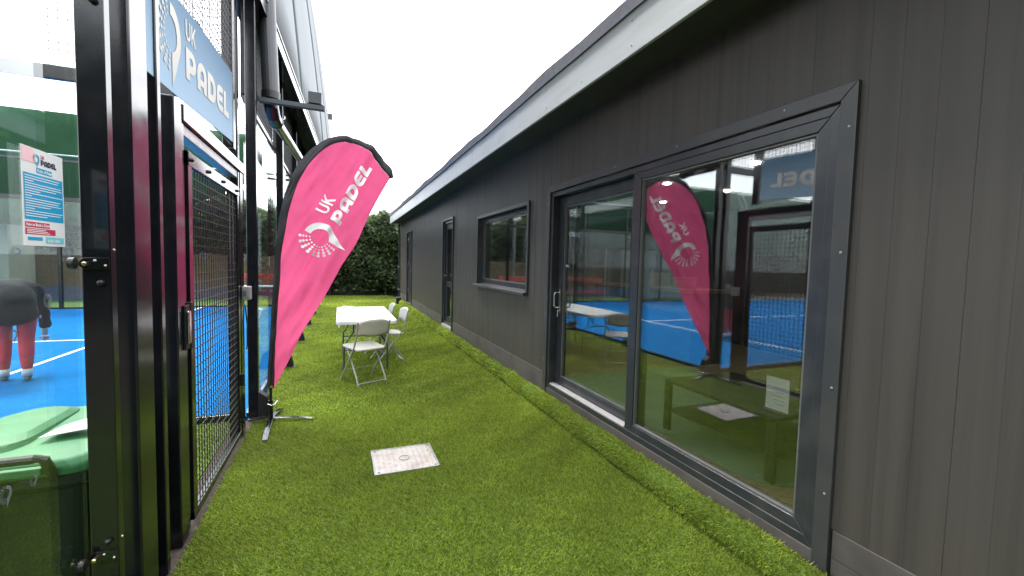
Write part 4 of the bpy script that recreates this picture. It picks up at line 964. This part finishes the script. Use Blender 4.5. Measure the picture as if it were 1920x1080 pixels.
sh = thing('storage_shed', 'pale grey storage shed beyond the far court wall', 'shed', (-10.6, 17.6, 0))
for i in range(8): box('wall_sheet', 'shed', sh, -12.2+.4*i, -12.2+.4*i+.394, 17.20+.004*(i % 2), 17.24, .0, 2.45, .003)
box('shed_body', 'shed', sh, -12.19, -9.01, 17.245, 18.4, 0, 2.44); box('shed_roof', 'fascia', sh, -12.3, -8.9, 17.1, 18.5, 2.45, 2.55, .01)

# ---- hedges --------------------------------------------------------------------------
def fn2(x, z, s=0.): return math.sin(x*2.3+s+1.7*math.sin(z*1.9+s))*.5+math.sin(z*3.1+x*1.1+2*s)*.35+math.sin(x*6.1+z*4.3+s)*.25
def hedge(name, label, x0, x1, yf, h, depth, ntuft, seed, tint=1., size=.15, trunks=()):
    rg = np.random.default_rng(seed); t = thing(name, label, 'hedge', ((x0+x1)/2, yf+depth/2, 0))
    def top(x): return h+.16*math.sin(x*1.9+seed)+.12*math.sin(x*4.7+2*seed)+.06*math.sin(x*11)
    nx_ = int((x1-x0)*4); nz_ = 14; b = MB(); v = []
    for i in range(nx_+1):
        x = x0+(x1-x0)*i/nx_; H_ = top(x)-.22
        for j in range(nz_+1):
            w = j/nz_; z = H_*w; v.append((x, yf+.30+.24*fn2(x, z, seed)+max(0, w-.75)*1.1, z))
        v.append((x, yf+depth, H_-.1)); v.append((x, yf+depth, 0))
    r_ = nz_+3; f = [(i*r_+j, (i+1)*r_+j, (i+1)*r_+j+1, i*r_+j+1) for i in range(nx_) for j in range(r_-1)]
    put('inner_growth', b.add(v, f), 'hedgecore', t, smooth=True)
    V = []; C = []; F = 0
    for q in range(ntuft):
        x = rg.uniform(x0, x1); H_ = top(x); ontop = rg.random() < .2
        z = .22+(H_-.22)*(rg.random()**.9) if not ontop else H_-rg.random()*.25
        w = (z-.25)/max(.1, H_-.25); yb = yf+.26+.24*fn2(x, z, seed)+max(0, w-.75)*1.1-rg.uniform(-.04, .24)
        if ontop: yb += rg.uniform(0, depth*.6)
        base = Vector((x, yb, z)); L_ = size*rg.uniform(.7, 1.5)
        d = Vector((rg.normal(0, .55), -1 if not ontop else rg.normal(0, .6), rg.normal(-.05, .45) if not ontop else 1)).normalized()
        side = d.cross(Vector((rg.normal(), rg.normal(), rg.normal()+.6))).normalized()
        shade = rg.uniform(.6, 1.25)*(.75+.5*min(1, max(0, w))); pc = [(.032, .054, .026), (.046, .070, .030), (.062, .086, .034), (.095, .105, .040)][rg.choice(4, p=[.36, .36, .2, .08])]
        if rg.random() < .02: pc = (.11, .09, .05)
        for k in range(5):
            s0 = (k-2)/2; dd = (d+side*s0*.75+Vector((0, 0, -.12*abs(s0)))).normalized(); n_ = dd.cross(d.cross(side)).normalized()
            a = base+d*(L_*.12*(2-abs(k-2))); tip = a+dd*L_*(1-.28*abs(s0)); wd = n_*L_*.085
            m1 = a+dd*L_*.45
            V += [a, m1+wd, tip, m1-wd]; C += [tuple(c*shade*tint for c in pc)]*4
    m = bpy.data.meshes.new('foliage'); n = len(V)//4
    m.vertices.add(len(V)); m.vertices.foreach_set('co', np.array([tuple(p) for p in V], np.float32).reshape(-1))
    m.loops.add(len(V)); m.loops.foreach_set('vertex_index', np.arange(len(V), dtype=np.int32))
    m.polygons.add(n); m.polygons.foreach_set('loop_start', np.arange(0, 4*n, 4, dtype=np.int32)); m.polygons.foreach_set('loop_total', np.full(n, 4, np.int32)); m.update(calc_edges=True)
    at = m.color_attributes.new('tone', 'FLOAT_COLOR', 'POINT'); cc = np.ones((len(V), 4), np.float32); cc[:, :3] = np.array(C, np.float32); at.data.foreach_set('color', cc.reshape(-1))
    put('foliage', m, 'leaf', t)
    for x in trunks: put('trunk', MB().tube([(x, yf+.35, 0), (x+.03, yf+.36, .5), (x-.02, yf+.5, 1.4)], [.07, .055, .03], 8), 'bark', t)
    return t
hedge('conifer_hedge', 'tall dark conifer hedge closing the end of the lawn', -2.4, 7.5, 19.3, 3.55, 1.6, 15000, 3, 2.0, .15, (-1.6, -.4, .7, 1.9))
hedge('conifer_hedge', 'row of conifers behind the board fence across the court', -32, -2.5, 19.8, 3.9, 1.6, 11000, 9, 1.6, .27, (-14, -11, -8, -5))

def treeline(label, x0, x1, yf, h, depth, n, seed, loc=None, rot=0.):
    t = hedge('tree_line', label, x0, x1, yf, h, depth, n, seed, 1.0, .34)
    t['kind'] = 'stuff'; t.rotation_euler = (0, 0, rot)
    if loc: t.location = loc
    return t
treeline('dense dark tree line beyond the short side of the court', -16, 16, 0, 4.2, 1.6, 4500, 21, (-34, 6, 0), R(90))
treeline('unseen dark tree line added behind the viewpoint to darken reflections', -13, 13, 0, 6.5, 1.6, 4500, 22, (0, -9.0, 0), R(180))  # out of view, added so the posts reflect dark and the near wall dims
